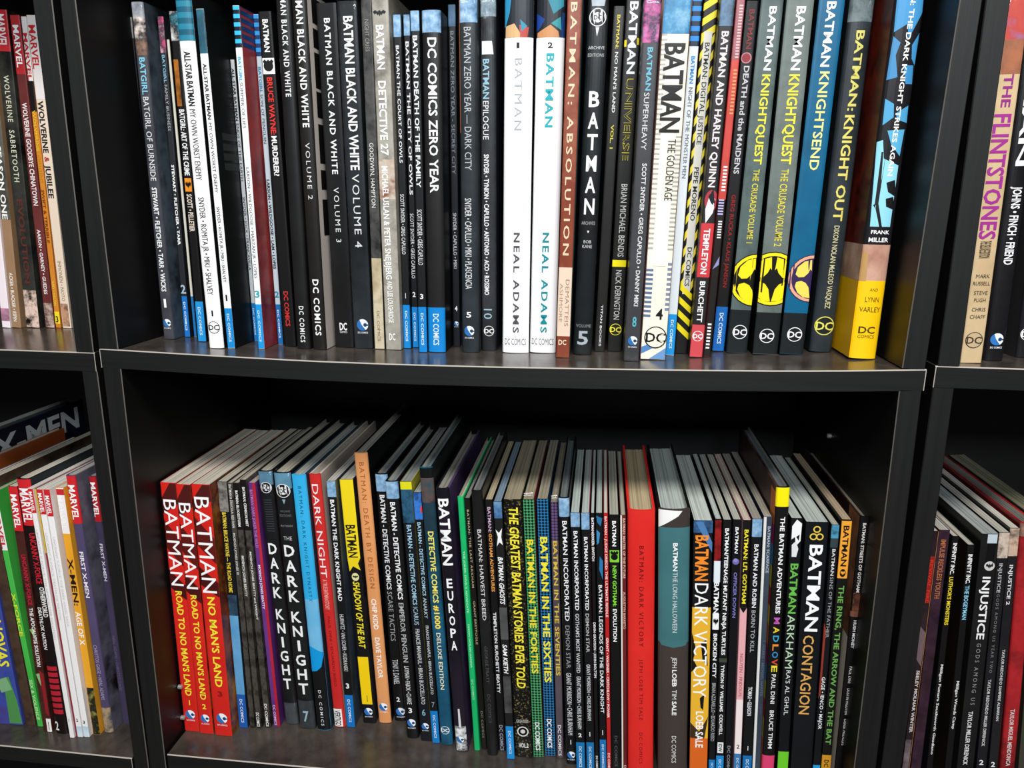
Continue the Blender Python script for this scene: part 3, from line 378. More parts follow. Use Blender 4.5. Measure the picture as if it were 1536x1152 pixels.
book('L', 855.5, 869.5, 769.5, 865, 877.5, 1158, '#17181a', 'black paperback marked 2, pale blue top and blue foot, lower row beside grey page tops',
     [B(769, 791, SKY), T('BATMAN INCORPORATED', 797, 916, '#f2f2f2', .28, .75, .015), T("GOTHAM'S MOST WANTED", 921, 1010, '#cacaca', .28, .72, .01), T(GM, 1015, 1094, '#e0e0e0', .25, .75), H('2', 1100, 1106, W, .3, .7, .03), BB(1114, 1158, '#1670ac')], page='#b4beb8')
book('L', 871.5, 884, 770, 880.5, 891.5, 1160, '#17181a', 'black paperback marked 1 with pale blue top, just right of one marked 2, lower row',
     [B(770, 795, SKY), T('BATMAN INCORPORATED', 806, 916, '#f2f2f2', .28, .75, .015), T('DEMON STAR', 921, 979, '#b8b8b8', .28, .72, .01), T(GM, 997, 1081, '#e0e0e0', .25, .75), H('1', 1098, 1105, W, .3, .7, .03), BB(1114, 1160, '#1670ac')], page='#b4beb8', sr='#b04a58')
book('L', 886, 891.5, 770, 893, 898.5, 1158, '#161616', 'very thin black spine with tiny white lettering, left of the blue-splashed spine',
     [T('BATMAN/JOKER: SWITCH', 777, 842, '#f0f0f0', .15, .85, .03), T('DEVIN GRAYSON • JOHN BOLTON', 934, 1017, '#e8e8e8', .15, .85, .02), T('DC COMICS', 1134, 1155, '#e8e8e8', .2, .8, .02)], page='#b4beb8')
book('L', 893, 904, 770, 900.5, 909.5, 1160, '#17181b', 'narrow black spine splashed with blue near its top, left of the thin red spine',
     [P([(.1, 774), (.95, 778), (.7, 790), (.2, 784)], '#2a6a98'), P([(.1, 795), (.6, 800), (.4, 815), (.1, 818)], '#3a86b4'), P([(.5, 835), (.95, 842), (.9, 870), (.4, 855)], '#2a74a8'), T('BATMAN: LEGENDS OF THE DARK KNIGHT', 878, 1070, '#ececec', .25, .8, .01), H('1', 1095, 1103, W, .3, .7, .03), BB(1110, 1160, '#1a6fae')], page='#b4beb8')
book('L', 905, 912, 770, 911, 916.5, 1160, 'n:#a81c1e,#b82624:10', 'thin red paperback spine with white lettering, right of the blue-splashed spine',
     [T('BATMAN • JUDGE DREDD: THE ULTIMATE RIDDLE', 775, 926, '#f0d4d0', .2, .8, .02), T('GRANT • WAGNER • CRITCHLOW • POWER', 957, 1077, '#f4e4e0', .2, .8, .02), T('DC COMICS', 1130, 1158, '#f0d4d0', .2, .8, .02)], page='#c8c8bc')
book('L', 913.5, 928.5, 772.6, 917.5, 931, 1162, '#141415', 'black spine with a lime green square emblem and lime lettering',
     [T('BATMAN', 782, 820, W, .3, .72, .05), B(826, 844, '#7cc834', .02, .98), E(.5, 836, .36, '#141415'), BAT(.5, 831, .42, 6, '#141415'), T('NEW GOTHAM:', 849, 910, '#86dc38', .3, .72, .04), T('EVOLUTION', 914, 963, W, .3, .72, .04), T('DC COMICS', 1104, 1150, '#505050', .35, .68, .02)], page='#a8a898')
book('L', 930.5, 938.5, 773, 932.5, 940.5, 1163, 'n:#5a1a1c,#6a2220:14', 'thin dark red spine with a white left edge, left of the thick bright red hardcover',
     [B(773, 1163, '#e0d8d0', 0, .3), T('BATMAN: MASTER OF THE FUTURE', 778, 868, '#d8b4a4', .45, .9, .02), T('AUGUSTYN BARRETO', 888, 944, '#d0a898', .45, .9, .02), T('DC', 1148, 1158, '#d0a898', .45, .9, .02)], page='#a8a898')
book('L', 940.5, 984, 767, 942.5, 979, 1165, 'n:#d42522,#de2e28:8', 'thick bright red hardcover with dark engraved lettering',
     [T('BATMAN: DARK VICTORY', 820, 971, '#5e100f', .42, .6, .0, sp=1.35), T('JEPH LOEB TIM SALE', 990, 1081, '#7a1614', .44, .58, .0, sp=1.3), T('DC COMICS', 1100, 1146, '#7a1614', .44, .58, 0, sp=1.3)], hard=True, page='#b8a684')
BOOKS[-1]['ops'] += [SD('R', 740, 1175, '#1a1414', .05, .165)]
book('L', 987, 1036.5, 766, 987.5, 1030, 1170, '#403833', 'thick hardcover with teal upper panel, white corner and dark grey lower half',
     [B(766, 793, '#3c3531'), P([(0, 766), (.75, 768), (.62, 776), (0, 794)], '#efefec'), B(793, 966, 'n:#3a686c,#447478:8'), P([(0, 962), (1, 962), (.9, 970), (.5, 973), (.1, 970)], '#3f6e72'), T('BATMAN', 816, 858, '#f2f2f2', .46, .62, .05), T('THE LONG HALLOWEEN', 860, 950, '#d0d8d8', .46, .62), T('JEPH', 987, 1003, '#dedede', .46, .62), T('LOEB', 1006, 1031, W, .46, .62, .05), T('TIM', 1036, 1050, '#dedede', .46, .62), T('SALE', 1053, 1074, W, .46, .62, .05), T('DC COMICS', 1105, 1145, '#dcdcdc', .46, .62)], hard=True, side='#161819', page='#b0bab4')
book('L', 1040.5, 1069.5, 781.7, 1034, 1060, 1172, '#1a1a1d', 'wide spine with orange and white title over a yellow lower panel and orange foot',
     [B(782, 800, 'n:#1c1f28,#3f6a9c,#20242e:40'), P([(.1, 784), (.5, 784), (1, 815), (1, 830)], '#4a78ac'), B(912, 1110, '#e6b030'), P([(0, 912), (0, 950), (.25, 975), (.1, 990), (.9, 1030), (.3, 1000), (0, 1010)], '#1c1a18'), P([(.5, 965), (.8, 960), (.9, 1000), (.6, 990)], '#1c1a18'), P([(.5, 1048), (.75, 1042), (.7, 1066), (.55, 1062)], '#1c1a18'), P([(0, 1085), (.5, 1098), (1, 1075), (.8, 1108), (0, 1108)], '#3a2c1c'), T('BATMAN', 804, 872, '#f08a2a', .1, .85, .03), T('DARK VICTORY', 876, 1046, '#f6f6f4', .12, .88, .0), B(1108, 1172, '#d8641f'), T('LOEB SALE', 1068, 1122, '#f6f6f4', .3, .75, .02)], page='#c0c8c0')
book('L', 1072.5, 1083, 779, 1062.5, 1071.5, 1172, '#19191c', 'narrow spine with dark red art at its top, right of the yellow-panelled spine',
     [B(781, 842, 'n:#6a1418,#98201f,#3a0c10:40'), B(842, 874, '#dce4ea'), T('BATMAN', 874, 921, '#f4f4f4', .1, .9, .05), B(921, 945, '#f0f0f0'), BAT(.5, 933, .4, 7, K), T('BROKEN CITY', 951, 1017, '#f0f0f0', .2, .8, .03), T('BRIAN AZZARELLO • EDUARDO RISSO', 1025, 1112, '#b8b8b8', .2, .8), BB(1140, 1172, '#1a76b8')], page='#b8c0ba')
book('L', 1084.5, 1098, 780.4, 1073.5, 1084, 1175, '#1a1a1b', 'black spine with small white capitals and a blue foot, left of the purple-lettered spine',
     [T('BATMAN/TEENAGE MUTANT NINJA TURTLES', 793, 983, '#f2f2f2', .25, .75, .03), B(988, 994, '#3a4634'), T('TYNION IV  WILLIAMS  COLWELL', 998, 1103, '#f0f0f0', .25, .7, .03), B(1114, 1130, '#eaeaea', .12, .88), T('IDW', 1116, 1128, '#1a1a1a', .25, .75, .03), BB(1134, 1175, '#1e86c8')], page='#b4b4a8')
book('L', 1099.5, 1112.5, 780, 1086, 1097, 1172, '#141318', 'black spine with purple lettering and a pale purple disc',
     [T('BATMAN', 791, 831, '#ececec', .3, .72, .05, .1), E(.5, 843, .42, '#6a64a0'), E(.45, 841, .26, '#8a84bc'), T('OFFICER DOWN', 859, 927, '#7e76b8', .3, .72, .02), T('DC COMICS', 1119, 1160, '#8a8a90', .3, .7, .03)], page='#b4b4a8')
book('L', 1114.5, 1126.5, 780, 1100, 1109.5, 1175, '#e2a6aa', 'narrow pink spine with a black and yellow top, marked 2',
     [B(780, 912, '#19181a'), P([(0, 912), (1, 912), (.5, 920)], '#19181a'), T("BATMAN: LI'L GOTHAM", 795, 906, '#ecdc2c', .22, .8, .04), T('NGUYEN • FRIDOLFS', 981, 1045, '#b25f70', .28, .74, .01), B(1050, 1131, 'n:#ecd8d6,#f2e6e4:10'), H('2', 1117, 1123, K, .3, .7, .02), BB(1131, 1175, '#3a78ae')], page='#c4bca8')
book('L', 1128.5, 1144, 779, 1113, 1126, 1175, '#17181a', 'black spine marked 1 with pale blue top, right of the pink spine',
     [B(779, 806, SKY), T('BATMAN AND ROBIN', 817, 912, '#ececec', .28, .74, .015), T('BORN TO KILL', 916, 979, '#a6a6a8', .28, .72, .01), T('TOMASI • GLEASON', 1031, 1074, '#e0e0e0', .25, .72, .02), H('1', 1119, 1126, W, .35, .65, .03), BB(1134, 1175, '#1a6cae')], page='#98948a')
book('L', 1146, 1158.5, 775.6, 1127.5, 1139.5, 1172, 'n:#2c3440,#3c4654:14', 'narrow slate-blue spine with a white left edge, left of the yellow-topped tall spine',
     [B(775, 1172, '#dcdcd8', 0, .32), T('BATMAN: SCARFACE', 790, 860, '#a8b0c0', .5, .85, .02), T('T. HARRIS • MICHAEL HARPER', 960, 1045, '#5a6478', .5, .85, .01)], page='#a8a090')
book('L', 1163.5, 1187, 731.8, 1142.5, 1159, 1178, '#191718', 'tall black hardcover with a bright yellow top and multicoloured word, side cover in coloured blocks',
     [B(731, 761, '#f2e40c'), T('THE BATMAN ADVENTURES', 776, 921, '#f2f2f2', .4, .76, .03)] +
     [T(ch, y, y + 9.5, c, .32, .8, .03) for ch, y, c in (('M', 927, '#c05ab0'), ('A', 941, '#e8d03a'), ('D', 954, '#3aa0c8'), ('L', 967, '#e88a3a'), ('O', 978, '#3a8ac0'), ('V', 989, '#d84a3a'), ('E', 999, '#ecd83a'))] +
     [T('PAUL DINI', 1012, 1056, '#ececec', .38, .72, .01), T('BRUCE TIMM', 1066, 1123, '#ececec', .38, .72, .01), B(1134, 1178, '#d8406c')] +
     [SD('L', y0, y1, c, .0015, .02) for y0, y1, c in ((740, 790, '#e87a28'), (790, 820, '#b8286a'), (820, 852, '#3a9ac8'), (852, 884, '#d8cc38'), (884, 912, '#c82a24'), (912, 940, '#e8c83a'), (940, 970, '#d86a28'), (970, 1000, '#a83068'), (1000, 1026, '#3a8ac0'), (1026, 1052, '#c8c83a'), (1052, 1080, '#c02a20'), (1080, 1110, '#d8b83a'), (1110, 1178, '#d86a2a'))], hard=True, sl='n:#241c1a,#4a3028,#181414:14', page='#5c6468')
book('L', 1186.5, 1205, 778, 1165, 1179.5, 1182, '#15171a', 'black spine with green title and a lime green foot, white art at its top',
     [P([(.1, 790), (.5, 780), (.95, 786), (.9, 812), (.5, 820), (.4, 806), (.1, 810)], '#ececec'), P([(.15, 818), (.5, 812), (.75, 824), (.6, 836), (.2, 836)], '#dcdcdc'), P([(.5, 806), (.8, 802), (.75, 812)], '#16181a'), T('BATMAN', 846, 921, '#66b44a', .15, .88, .04), T('ARKHAM', 923, 1003, '#b8d0b0', .15, .85, .0), T("RA'S AL GHUL", 1006, 1073, '#d8dcd8', .3, .72, .0), B(1128, 1182, '#6ac62c')], page='#b0b8b0')
book('L', 1208, 1244.5, 784, 1185, 1214, 1185, 'n:#14171b,#1a1e22:10', 'wide black spine with a yellow three-ring symbol and heavy white title',
     [E(.5, 795, .17, '#e0c04a'), E(.5, 795, .11, '#14171b'), E(.36, 806, .17, '#e0c04a'), E(.36, 806, .11, '#14171b'), E(.64, 806, .17, '#e0c04a'), E(.64, 806, .11, '#14171b'), T('BATMAN', 818, 948, '#f4f4f4', .22, .85, .06), T('CONTAGION', 954, 1072, '#d8a256', .2, .72, .01)], page='#aeb6b0')
book('L', 1247.5, 1259.5, 787.7, 1217, 1227.5, 1185, '#17191b', 'narrow black spine with small blue art at its top, left of the orange-topped spine',
     [B(788, 808, 'n:#2c6a88,#4a94b4,#1c3a4c:50'), B(808, 822, 'n:#3a4a50,#2a3236:20'), T('BATMAN', 824, 864, '#d8d8d8', .3, .75, .01), T('SINS OF THE FATHER', 866, 957, '#9c9ca0', .3, .75), P([(0, 935), (.3, 945), (.25, 1040), (0, 1050)], '#8a3428'), T('GAGE • IENCO • MAJOR', 1016, 1094, '#ececec', .25, .75, .01), BB(1148, 1185, '#2a9ad0')], page='#a8a89a')
book('L', 1262.5, 1279, 780, 1229.5, 1242.5, 1185, '#1a1917', 'spine with an orange title block at its top and green lettering below',
     [B(782, 868, '#eca032'), T('BATMAN', 789, 850, '#1a1612', .2, .82, .04), E(.5, 860, .3, '#1a1612', 6), BAT(.5, 860, .24, 4, '#eca032'), T('THE RING, THE ARROW AND THE BAT', 879, 1117, '#68a04e', .22, .8, .04), B(1133, 1185, '#c88c22'), T('DC COMICS', 1140, 1182, '#3a2a10', .25, .75, .03)], page='#b09c80')
book('L', 1289.5, 1308, 775.6, 1250, 1263, 1185, '#171414', 'black hardcover with a small brown portrait patch, rightmost on the lower middle shelf',
     [T('BATMAN: STREETS OF GOTHAM', 785, 889, '#e8e4e0', .3, .62, .02), B(890, 918, 'n:#7a4a36,#3a2018,#8a5c48:40', .1, .95), B(918, 926, 'n:#8a5a48,#5a3428:50', .0, .9), T('HUSH MONEY', 931, 973, '#ececec', .35, .65, .02), T('PAUL DINI', 1000, 1025, '#d8d4d0', .4, .7, .01), T('DUSTIN NGUYEN', 1033, 1072, '#d8d4d0', .4, .7, .01), T('DEREK FRIDOLFS', 1079, 1118, '#d8d4d0', .4, .7, .01)], hard=True, sl='n:#2a1c16,#3a2820:14', page='#8a8272')
BOOKS[-1]['ops'] += [SD('L', 775, 957, 'n:#8a5a3c,#a87250,#5a3624:14', .0015, .03), SD('L', 957, 1185, '#e6dcc6', .0015, .06)]

# ------------------------------------------------------------------ upper left shelf
MR = '#c0282c'
book('LU', -47, -34, 20, 3, 15.5, 492, '#e8dce0', 'thin whitish spine at the left edge of the photo, upper left shelf', [B(20, 200, MR), B(463, 482, 'n:#5a3a4a,#c890a8:60')])
book('LU', -30, -15, 10, 17, 34, 492, 'n:#8a6a4e,#9a7a5c:16', 'brown spine with white capitals, second from left on the upper left shelf',
     [B(10, 90, MR), B(90, 330, 'n:#3a3a34,#5a5a50,#7a7a6c:30'), T('X-MEN: SEASON ONE', 150, 330, '#ecece6', .2, .8, .03), T('ACKER • BLACKER • ESPIN', 410, 483, '#e8e0d4', .3, .7, .02)])
book('LU', -13, 11, 15, 35, 64, 492, 'n:#262624,#34342f,#1c1c1a:20', 'wide dark grey spine with pale spaced capitals and a face-like pale patch at its foot',
     [B(15, 78, 'n:#b82228,#c83034:12'), T('MARVEL', 22, 72, '#f0e8e6', .15, .85, .05), T('WOLVERINE', 114, 184, '#c8c8b0', .3, .7, .01, sp=1.2), T('SABRETOOTH', 196, 274, '#c8c8b0', .3, .7, .01, sp=1.2), T('EVOLUTION', 300, 426, '#5a2a24', .3, .75, .02), B(436, 492, 'n:#1c1a1a,#e0c4b4,#7a5a50:60')])
book('LU', 12, 29, 23, 66, 82.5, 492, 'n:#5a2826,#6c3230:14', 'maroon spine with white lettering and a red top, upper left shelf',
     [B(23, 112, '#b02a2e'), T('MARVEL', 38, 102, W, .2, .85, .06), T('WOLVERINE GOODBYE CHINATOWN', 155, 309, '#e8dcd8', .25, .8, .02), T('AARON • GARNEY • GUEDES', 345, 442, '#e8e0dc', .3, .7, .02), B(455, 492, 'n:#c8b0a0,#5a3a34,#e0d0c4:60')])
book('LU', 30.5, 39.5, 25, 83.5, 91, 492, 'n:#c87a28,#d48830:12', 'narrow orange spine with a yellow box numbered 3',
     [B(25, 122, '#e8e0dc'), T('MARVEL', 50, 122, MR, .1, .9, .05), B(122, 168, '#1c1816'), T('WOLVERINE', 166, 228, '#e0bc2c', .2, .8, .02), T('ORIGINS', 232, 275, '#c88c20', .2, .8, .02), T('SWIFT & TERRIBLE', 285, 365, '#7a3a14', .2, .8, .03), T('WAY • DILLON', 422, 459, '#e8c840', .25, .75, .02), B(468, 486, '#ecd828'), H('3', 474, 484, K, .25, .75, .05)])
book('LU', 40.5, 51, 23, 92, 108.5, 492.5, '#e6d2bc', 'pale cream spine with large black lettering, rightmost on the upper left shelf',
     [B(23, 150, '#e4dcd8'), T('MARVEL', 38, 104, MR, .12, .88, .05), T('WOLVERINE', 152, 230, '#26262c', .15, .8, .03), T('&', 236, 244, '#a82a28', .2, .75, .03), T('JUBILEE', 248, 298, '#26262c', .15, .8, .03), T('IMMONEN • NOTO', 392, 452, '#a89070', .3, .7), B(456, 490, 'n:#5a4030,#c89878,#3a2820:60', .1, .9)])

# ------------------------------------------------------------------ upper right shelf
book('RU', 1512, 1546, -5, 1440.5, 1472, 545, 'n:#c0a67e,#cdb48c,#b89c74:10', 'cream spine with large purple lettering, beside the right-hand bookcase panel',
     [B(-5, 60, 'n:#c85a4a,#b84a44,#3a8ac8:16'), B(60, 112, 'n:#a86a4c,#8a5a44,#b88a6a:20'), T('THE', 112, 162, '#8e2a80', .3, .75, .06), T('FLINTSTONES', 172, 360, '#9c2c8c', .08, .9, .06), T('THE DELUXE EDITION', 362, 388, '#5a4c3c', .2, .75, .02), H('MARK', 412, 418, '#4a4034', .2, .85), H('RUSSELL', 423, 429, '#4a4034', .1, .9), H('STEVE', 437, 443, '#4a4034', .2, .85), H('PUGH', 448, 454, '#4a4034', .25, .8), H('CHRIS', 462, 468, '#4a4034', .2, .85), H('CHAFF', 473, 479, '#4a4034', .15, .88), DC(511, '#3c342c', '#c4aa84', .42, .5)], wrap='film')
book('RU', 1548, 1580, -5, 1477, 1505.5, 542, 'n:#17161a,#232226:12', 'glossy black spine with white names and a blue roundel, second on the upper right shelf',
     [T('BATMAN', -5, 250, '#d8d8d8', .25, .75, .03), T('JOHNS • FINCH • FRIEND', 281, 398, '#f0f0f0', .3, .78, .02), PE(510, .34, .5)], hard=True)
book('RU', 1592, 1622, -5, 1524, 1551, 537, 'n:#1b1a1c,#26252a:12', 'dark spine with a white ringed monogram, cut by the right edge of the photo', [DC(502, W, '#1b1a1c', .4, .5)], hard=True, side='#3a3a3c')

# ------------------------------------------------------------------ lower left shelf
def marvel(y0, y1, a, b, c=W, bg='#c8242a'): return [B(y0, y1, bg), T('MARVEL', a, b, c, .15, .88, .07)]
book('LL', -150, -112, 690, -78, -45, 1085, '#1c2030', 'tall dark book at the far left with large white letters across its side cover', [], hard=True, sr='n:#181a2c,#20243a:10', page='#4a5450', depth=.238)
BOOKS[-1]['ops'] += [ST('R', 'X-MEN', 697, 738, .088, .232, '#e6eceb')]
book('LL', -110, -95, 723, -42, -26.5, 1085, '#8a4420', 'orange-brown book at the far left beside the tall dark one', [], hard=True, sr='n:#b05a28,#a04c20:10', page='#8a8c84')
book('LL', -92, -74, 755, -24, -8, 1085, '#141416', 'black hardcover with white page tops at the far left, beside the orange-brown one', [], hard=True, page='#b8bab4')
book('LL', -84, -40, 730, -34, 37, 1087, 'n:#2a3070,#3a4a98,#4a3a78:14', 'blue-purple wide spine with yellow letters and a green patch at its foot',
     [T('NOVAS', 930, 1000, '#e8e030', .5, .95, .05), P([(.3, 1020), (.8, 1015), (.95, 1050), (.98, 1085), (.5, 1085), (.55, 1040)], '#4a8a4a'), P([(.3, 1022), (.7, 1016), (.85, 1034), (.4, 1040)], '#7aa87a')])
BOOKS[-1]['b'] = (-5, 37, 1087); BOOKS[-1]['t'] = (-71, -33.5, 738)
book('LL', -33, -18, 722, 38.5, 53, 1088, 'n:#33261e,#4a382c,#221a14:20', 'dark brown spine, left of the bright green spine on the lower left shelf', [marvel(722, 790, 730, 786)], page='#b8b0a0')
book('LL', -15, -6, 738, 56.5, 64, 1090, 'n:#3aa83e,#48b44a:10', 'narrow bright green spine with yellow letters on the lower left shelf',
     [B(738, 826, '#e8e4e0'), T('MARVEL', 745, 824, MR, .1, .9, .05), T('X-FORCE', 890, 955, '#d8e02c', .15, .85, .03), T('SEX & VIOLENCE', 1020, 1080, '#c8e8b0', .2, .8, .01)], page='#b8b0a0')
book('LL', 12.5, 24.5, 730, 65, 78.5, 1098, 'n:#2c1a16,#4a241e,#1c1210:20', 'dark spine with red top and crimson lettering, right of the bright green spine',
     [marvel(730, 797, 742, 792), T('UNCANNY X-FORCE', 832, 908, '#c01f38', .4, .9, .04), T('THE APOCALYPSE SOLUTION', 912, 1000, '#ece8e4', .4, .85, .04), P([(.1, 945), (.7, 943), (.6, 958)], '#8ab878'), P([(.1, 1012), (.6, 1010), (.5, 1030)], '#8ab878'), P([(.5, 1005), (.95, 1010), (.95, 1074), (.6, 1070)], '#8a1c24'), B(1078, 1100, '#ece8e4', .5, 1), H('1', 1082, 1095, K, .6, .9, .04)], page='#c8c0b0')
book('LL', 25.5, 40, 719, 80.5, 103.5, 1101, 'n:#1a1412,#241a18:14', 'black spine with red top and red lettering, left of the white trio',
     [marvel(719, 789, 733, 784), T('UNCANNY X-FORCE', 800, 876, '#c02030', .4, .85, .04), T('OTHERWORLD', 881, 926, '#ece8e4', .55, .9, .04), T('DEATHLOK NATION', 912, 975, '#ece8e4', .15, .48, .04), TICKS(1000, 1074, 8, '#b02030', .15, .9, .7), H('2', 1082, 1096, '#e8e8e4', .1, .4, .04)], hard=True, page='#c8c0b0', side='#1c2830')
book('LL', 41, 50.5, 733, 105, 113, 1107, '#ece8e6', 'white spine numbered 1, leftmost of the white trio',
     [marvel(733, 770, 738, 768), T('UNCANNY X-FORCE: THE APOCALYPSE SOLUTION', 795, 960, '#c4c0c0', .3, .7), H('1', 1078, 1083, K, .35, .65, .04)], page='#d8d4c8')
book('LL', 51, 53.8, 733, 113.5, 116, 1105, '#8a2430', 'very thin maroon and gold spine between white spines', [B(733, 830, '#c8a838')], page='#c8c0b0')
book('LL', 54.2, 63.5, 734, 116.4, 124.5, 1106, '#ece9e7', 'white spine numbered 2, middle of the white trio',
     [marvel(734, 772, 740, 770), T('UNCANNY X-FORCE: DEATHLOK NATION', 800, 930, '#c8c4c4', .3, .7), H('2', 1078, 1083, K, .3, .65, .04), B(1090, 1106, 'n:#d8e4ea,#a8c8d8:50')], page='#d8d4c8')
book('LL', 64, 75, 734, 125, 136, 1106, '#eeebe9', 'white spine numbered 3, right of the white trio',
     [marvel(734, 775, 744, 772), T('UNCANNY X-FORCE: THE DARK ANGEL SAGA', 806, 940, '#c8c4c4', .3, .7), H('3', 1081, 1086, K, .3, .65, .04), B(1090, 1106, 'n:#d8e4ea,#a8c8d8:50')], page='#d8d4c8')
book('LL', 81, 95.5, 732, 137, 151.5, 1102, 'n:#e09a24,#e8a62c:10', 'orange spine with black and white lettering and a red and white top',
     [B(732, 801, '#ece6e4'), B(734, 743, MR), T('MARVEL', 743, 796, '#f4f0ee', .15, .88, .05, 0, MR), T('X-MEN:', 838, 909, '#241a10', .15, .9, .05), T('AGE OF X', 918, 968, '#f2f0ea', .15, .9, .05), B(1032, 1102, 'n:#3a3a28,#1c1c16,#a8a050:50', .1, 1)], page='#d0ccc0')
book('LL', 96.5, 110.5, 714, 153.5, 170, 1099, 'n:#48405e,#544a6c:12', 'purple-grey spine with white lettering and a red top, right of the orange spine',
     [marvel(714, 786, 728, 780), T('FIRST X-MEN', 828, 897, '#e8e4ec', .3, .75, .02), T('CHRISTOS GAGE • NEAL ADAMS', 968, 1050, '#a89cb8', .3, .7), B(1062, 1099, 'n:#5a5a5c,#a89070,#3a4650:50')], hard=True, sr='n:#3a3844,#6a6878,#241c20:14', page='#8a8c88')
book('LL', 133, 142, 715, 183, 194, 1086, 'n:#383248,#443c56:12', 'dim purple spine set back against the panel, rightmost on the lower left shelf',
     [marvel(715, 783, 724, 776, W, '#b01c22'), T('FIRST X-MEN', 816, 872, '#d0ccd8', .3, .75, .02), T('NEAL ADAMS • CHRISTOS GAGE', 954, 1036, '#6a6478', .3, .7)], hard=True, page='#5c6064')

# ------------------------------------------------------------------ lower right shelf
book('RL', 1397.5, 1408, 797, 1349, 1361, 1185, 'n:#1f1617,#33242a:16', 'dark maroon spine with an orange line on its right, leftmost on the lower right shelf',
     [B(835, 905, '#8a2018', .3, .85), T('REVIVAL FIRE', 840, 905, '#c03020', .3, .75, .03), P([(.1, 940), (.9, 950), (.8, 1000), (.1, 990)], '#6a565a'), T('SEELEY MOLNAR WINTER', 1006, 1099, '#d0c8c4', .3, .75, .02), B(797, 1185, '#c88a48', .92, 1), B(1110, 1185, 'n:#3a3034,#7a6c70:50', 0, .8)], page='#c0b8a4')
book('RL', 1409.5, 1425, 795.7, 1362, 1378, 1185, 'n:#2a1a20,#3a2430,#241828:14', 'dark plum spine with dull orange lettering and teal right side, lower right shelf',
     [T('IMPULSE RECKLESS YOUTH', 810, 898, '#a8643c', .25, .75, .02)], sr='n:#4a6a6c,#3a5a88:14', page='#b8b4a8')
book('RL', 1428.5, 1439, 804.8, 1386.5, 1394.5, 1188, '#171315', 'black spine with white then yellow lettering, lower right shelf',
     [T('INFINITY INC.', 815, 862, '#f0f0ee', .2, .85, .05), T("LUTHOR'S MONSTERS", 866, 938, '#e4cc24', .2, .85, .05), T('Milligan Fumara Southworth Gaudiano', 997, 1132, '#dcdcd8', .25, .8, .02)], sr='n:#6a4c38,#8a6a50,#b05a28:12', page='#b8b4a8')
book('RL', 1452.5, 1461.5, 817.8, 1413, 1424, 1190, '#171517', 'black spine with white then pale blue lettering, lower right shelf',
     [T('INFINITY INC.', 832, 876, '#f0f0ee', .2, .85, .05), T('THE BOGEYMAN', 879, 930, '#8ac8e0', .2, .85, .05), T('Milligan Woods Camp', 1022, 1094, '#dcdcd8', .25, .8, .02)], sr='n:#3a4030,#5a6a4a,#241f1c:12', page='#b8b4a8')
book('RL', 1473, 1499, 802, 1431, 1456, 1192, 'n:#1a1a1b,#252524:12', 'wide black spine with large white capitals and white crest, lower right shelf',
     [B(802, 816, '#b8c4cc', .35, .9), P([(.4, 816), (.9, 816), (.8, 850), (.6, 856), (.35, 850)], '#101012'), E(.62, 850, .3, '#c8c4c0', 7), BAT(.62, 850, .22, 5, '#2a2a2a'), T('INJUSTICE', 866, 960, '#e8e8e6', .3, .78, .02), T('GODS AMONG US', 966, 1058, '#8a8a88', .38, .64, 0, sp=1.6), T('TAYLOR MILLER DERENICK', 1068, 1148, '#dcdcda', .32, .6, .02)], page='#9a9e9c')
book('RL', 1500, 1514.5, 799.6, 1460, 1476, 1192, 'n:#1c1b1d,#28262a:12', 'black spine with grey capitals and a brown patch at its top, lower right shelf',
     [B(800, 838, 'n:#8a6a54,#c8b8a8,#4a3a34:50'), T('INJUSTICE', 846, 890, '#b8b8b8', .25, .6, .01), T('GODS AMONG US YEAR TWO', 892, 1010, '#7a7a78', .3, .6, 0, sp=1.4), T('TAYLOR REDONDO MILLER DERENICK', 1020, 1120, '#c8c8c6', .28, .6, .02), H('2', 1140, 1148, '#e8e8e8', .2, .65, .04)], page='#b4b0a4')
book('RL', 1516, 1529.5, 793, 1479, 1493, 1192, 'n:#1f1d1f,#2c2a2e:12', 'black spine with white capitals, just left of the red-covered book, lower right shelf',
     [B(793, 835, 'n:#8a8a8a,#c8a890,#4a4a4c:50'), T('INJUSTICE 2', 848, 908, '#d8d8d8', .25, .65, .02), T('TAYLOR REDONDO SAMPERE ALBARRAN', 975, 1082, '#c8c8c6', .3, .62, .02), H('2', 1143, 1151, '#e8e8e8', .2, .65, .04)], page='#c8c4b8')
book('RL', 1532, 1556, 786, 1498, 1520, 1192, 'n:#8a1c22,#a82428,#4a1418:12', 'red-covered book cut by the right edge of the photo, lower right shelf',
     [B(786, 806, 'n:#c89880,#3a3032:40'), T('TAYLOR MIGUEL MENDONCA', 1065, 1150, '#d0c8c4', .3, .6, .02)], hard=True, sl='n:#5a1418,#8a1e22,#2a1214:10', page='#6a6a64')
book('RL', 1560, 1590, 784, 1524, 1552, 1192, '#3a3a30', 'grey-brown book past the red cover at the right edge, lower right shelf', [], page='#7a7862')

# ------------------------------------------------------------------ the bookcases
def zu(x):   # upper middle shelf, sagging under its books
    pts = [(-.448, -.1339), (-.353, -.1363), (-.254, -.1384), (-.170, -.1387), (-.088, -.1380), (.002, -.1365), (.0845, -.1348), (.154, -.1329), (.216, -.1304), (.2605, -.1279)]
    if x <= pts[0][0]: return CAM.z + pts[0][1]
    for (a, za), (b, zb) in zip(pts, pts[1:]):
        if x <= b: return CAM.z + za + (zb - za) * (x - a) / (b - a)
    return CAM.z + pts[-1][1]
def zl(x): return CAM.z - .5629 + (x + .427) / .667 * .0055
ZLU = at_y(70, 526.5).z; ZRU = at_y(1470, 551).z
ZLL = at_y(120, 1130).z; ZRL = CAM.z - .556
ROWZ = {'U': zu, 'L': zl, 'LU': lambda x: ZLU, 'RU': lambda x: ZRU, 'LL': lambda x: ZLL, 'RL': lambda x: ZRL}
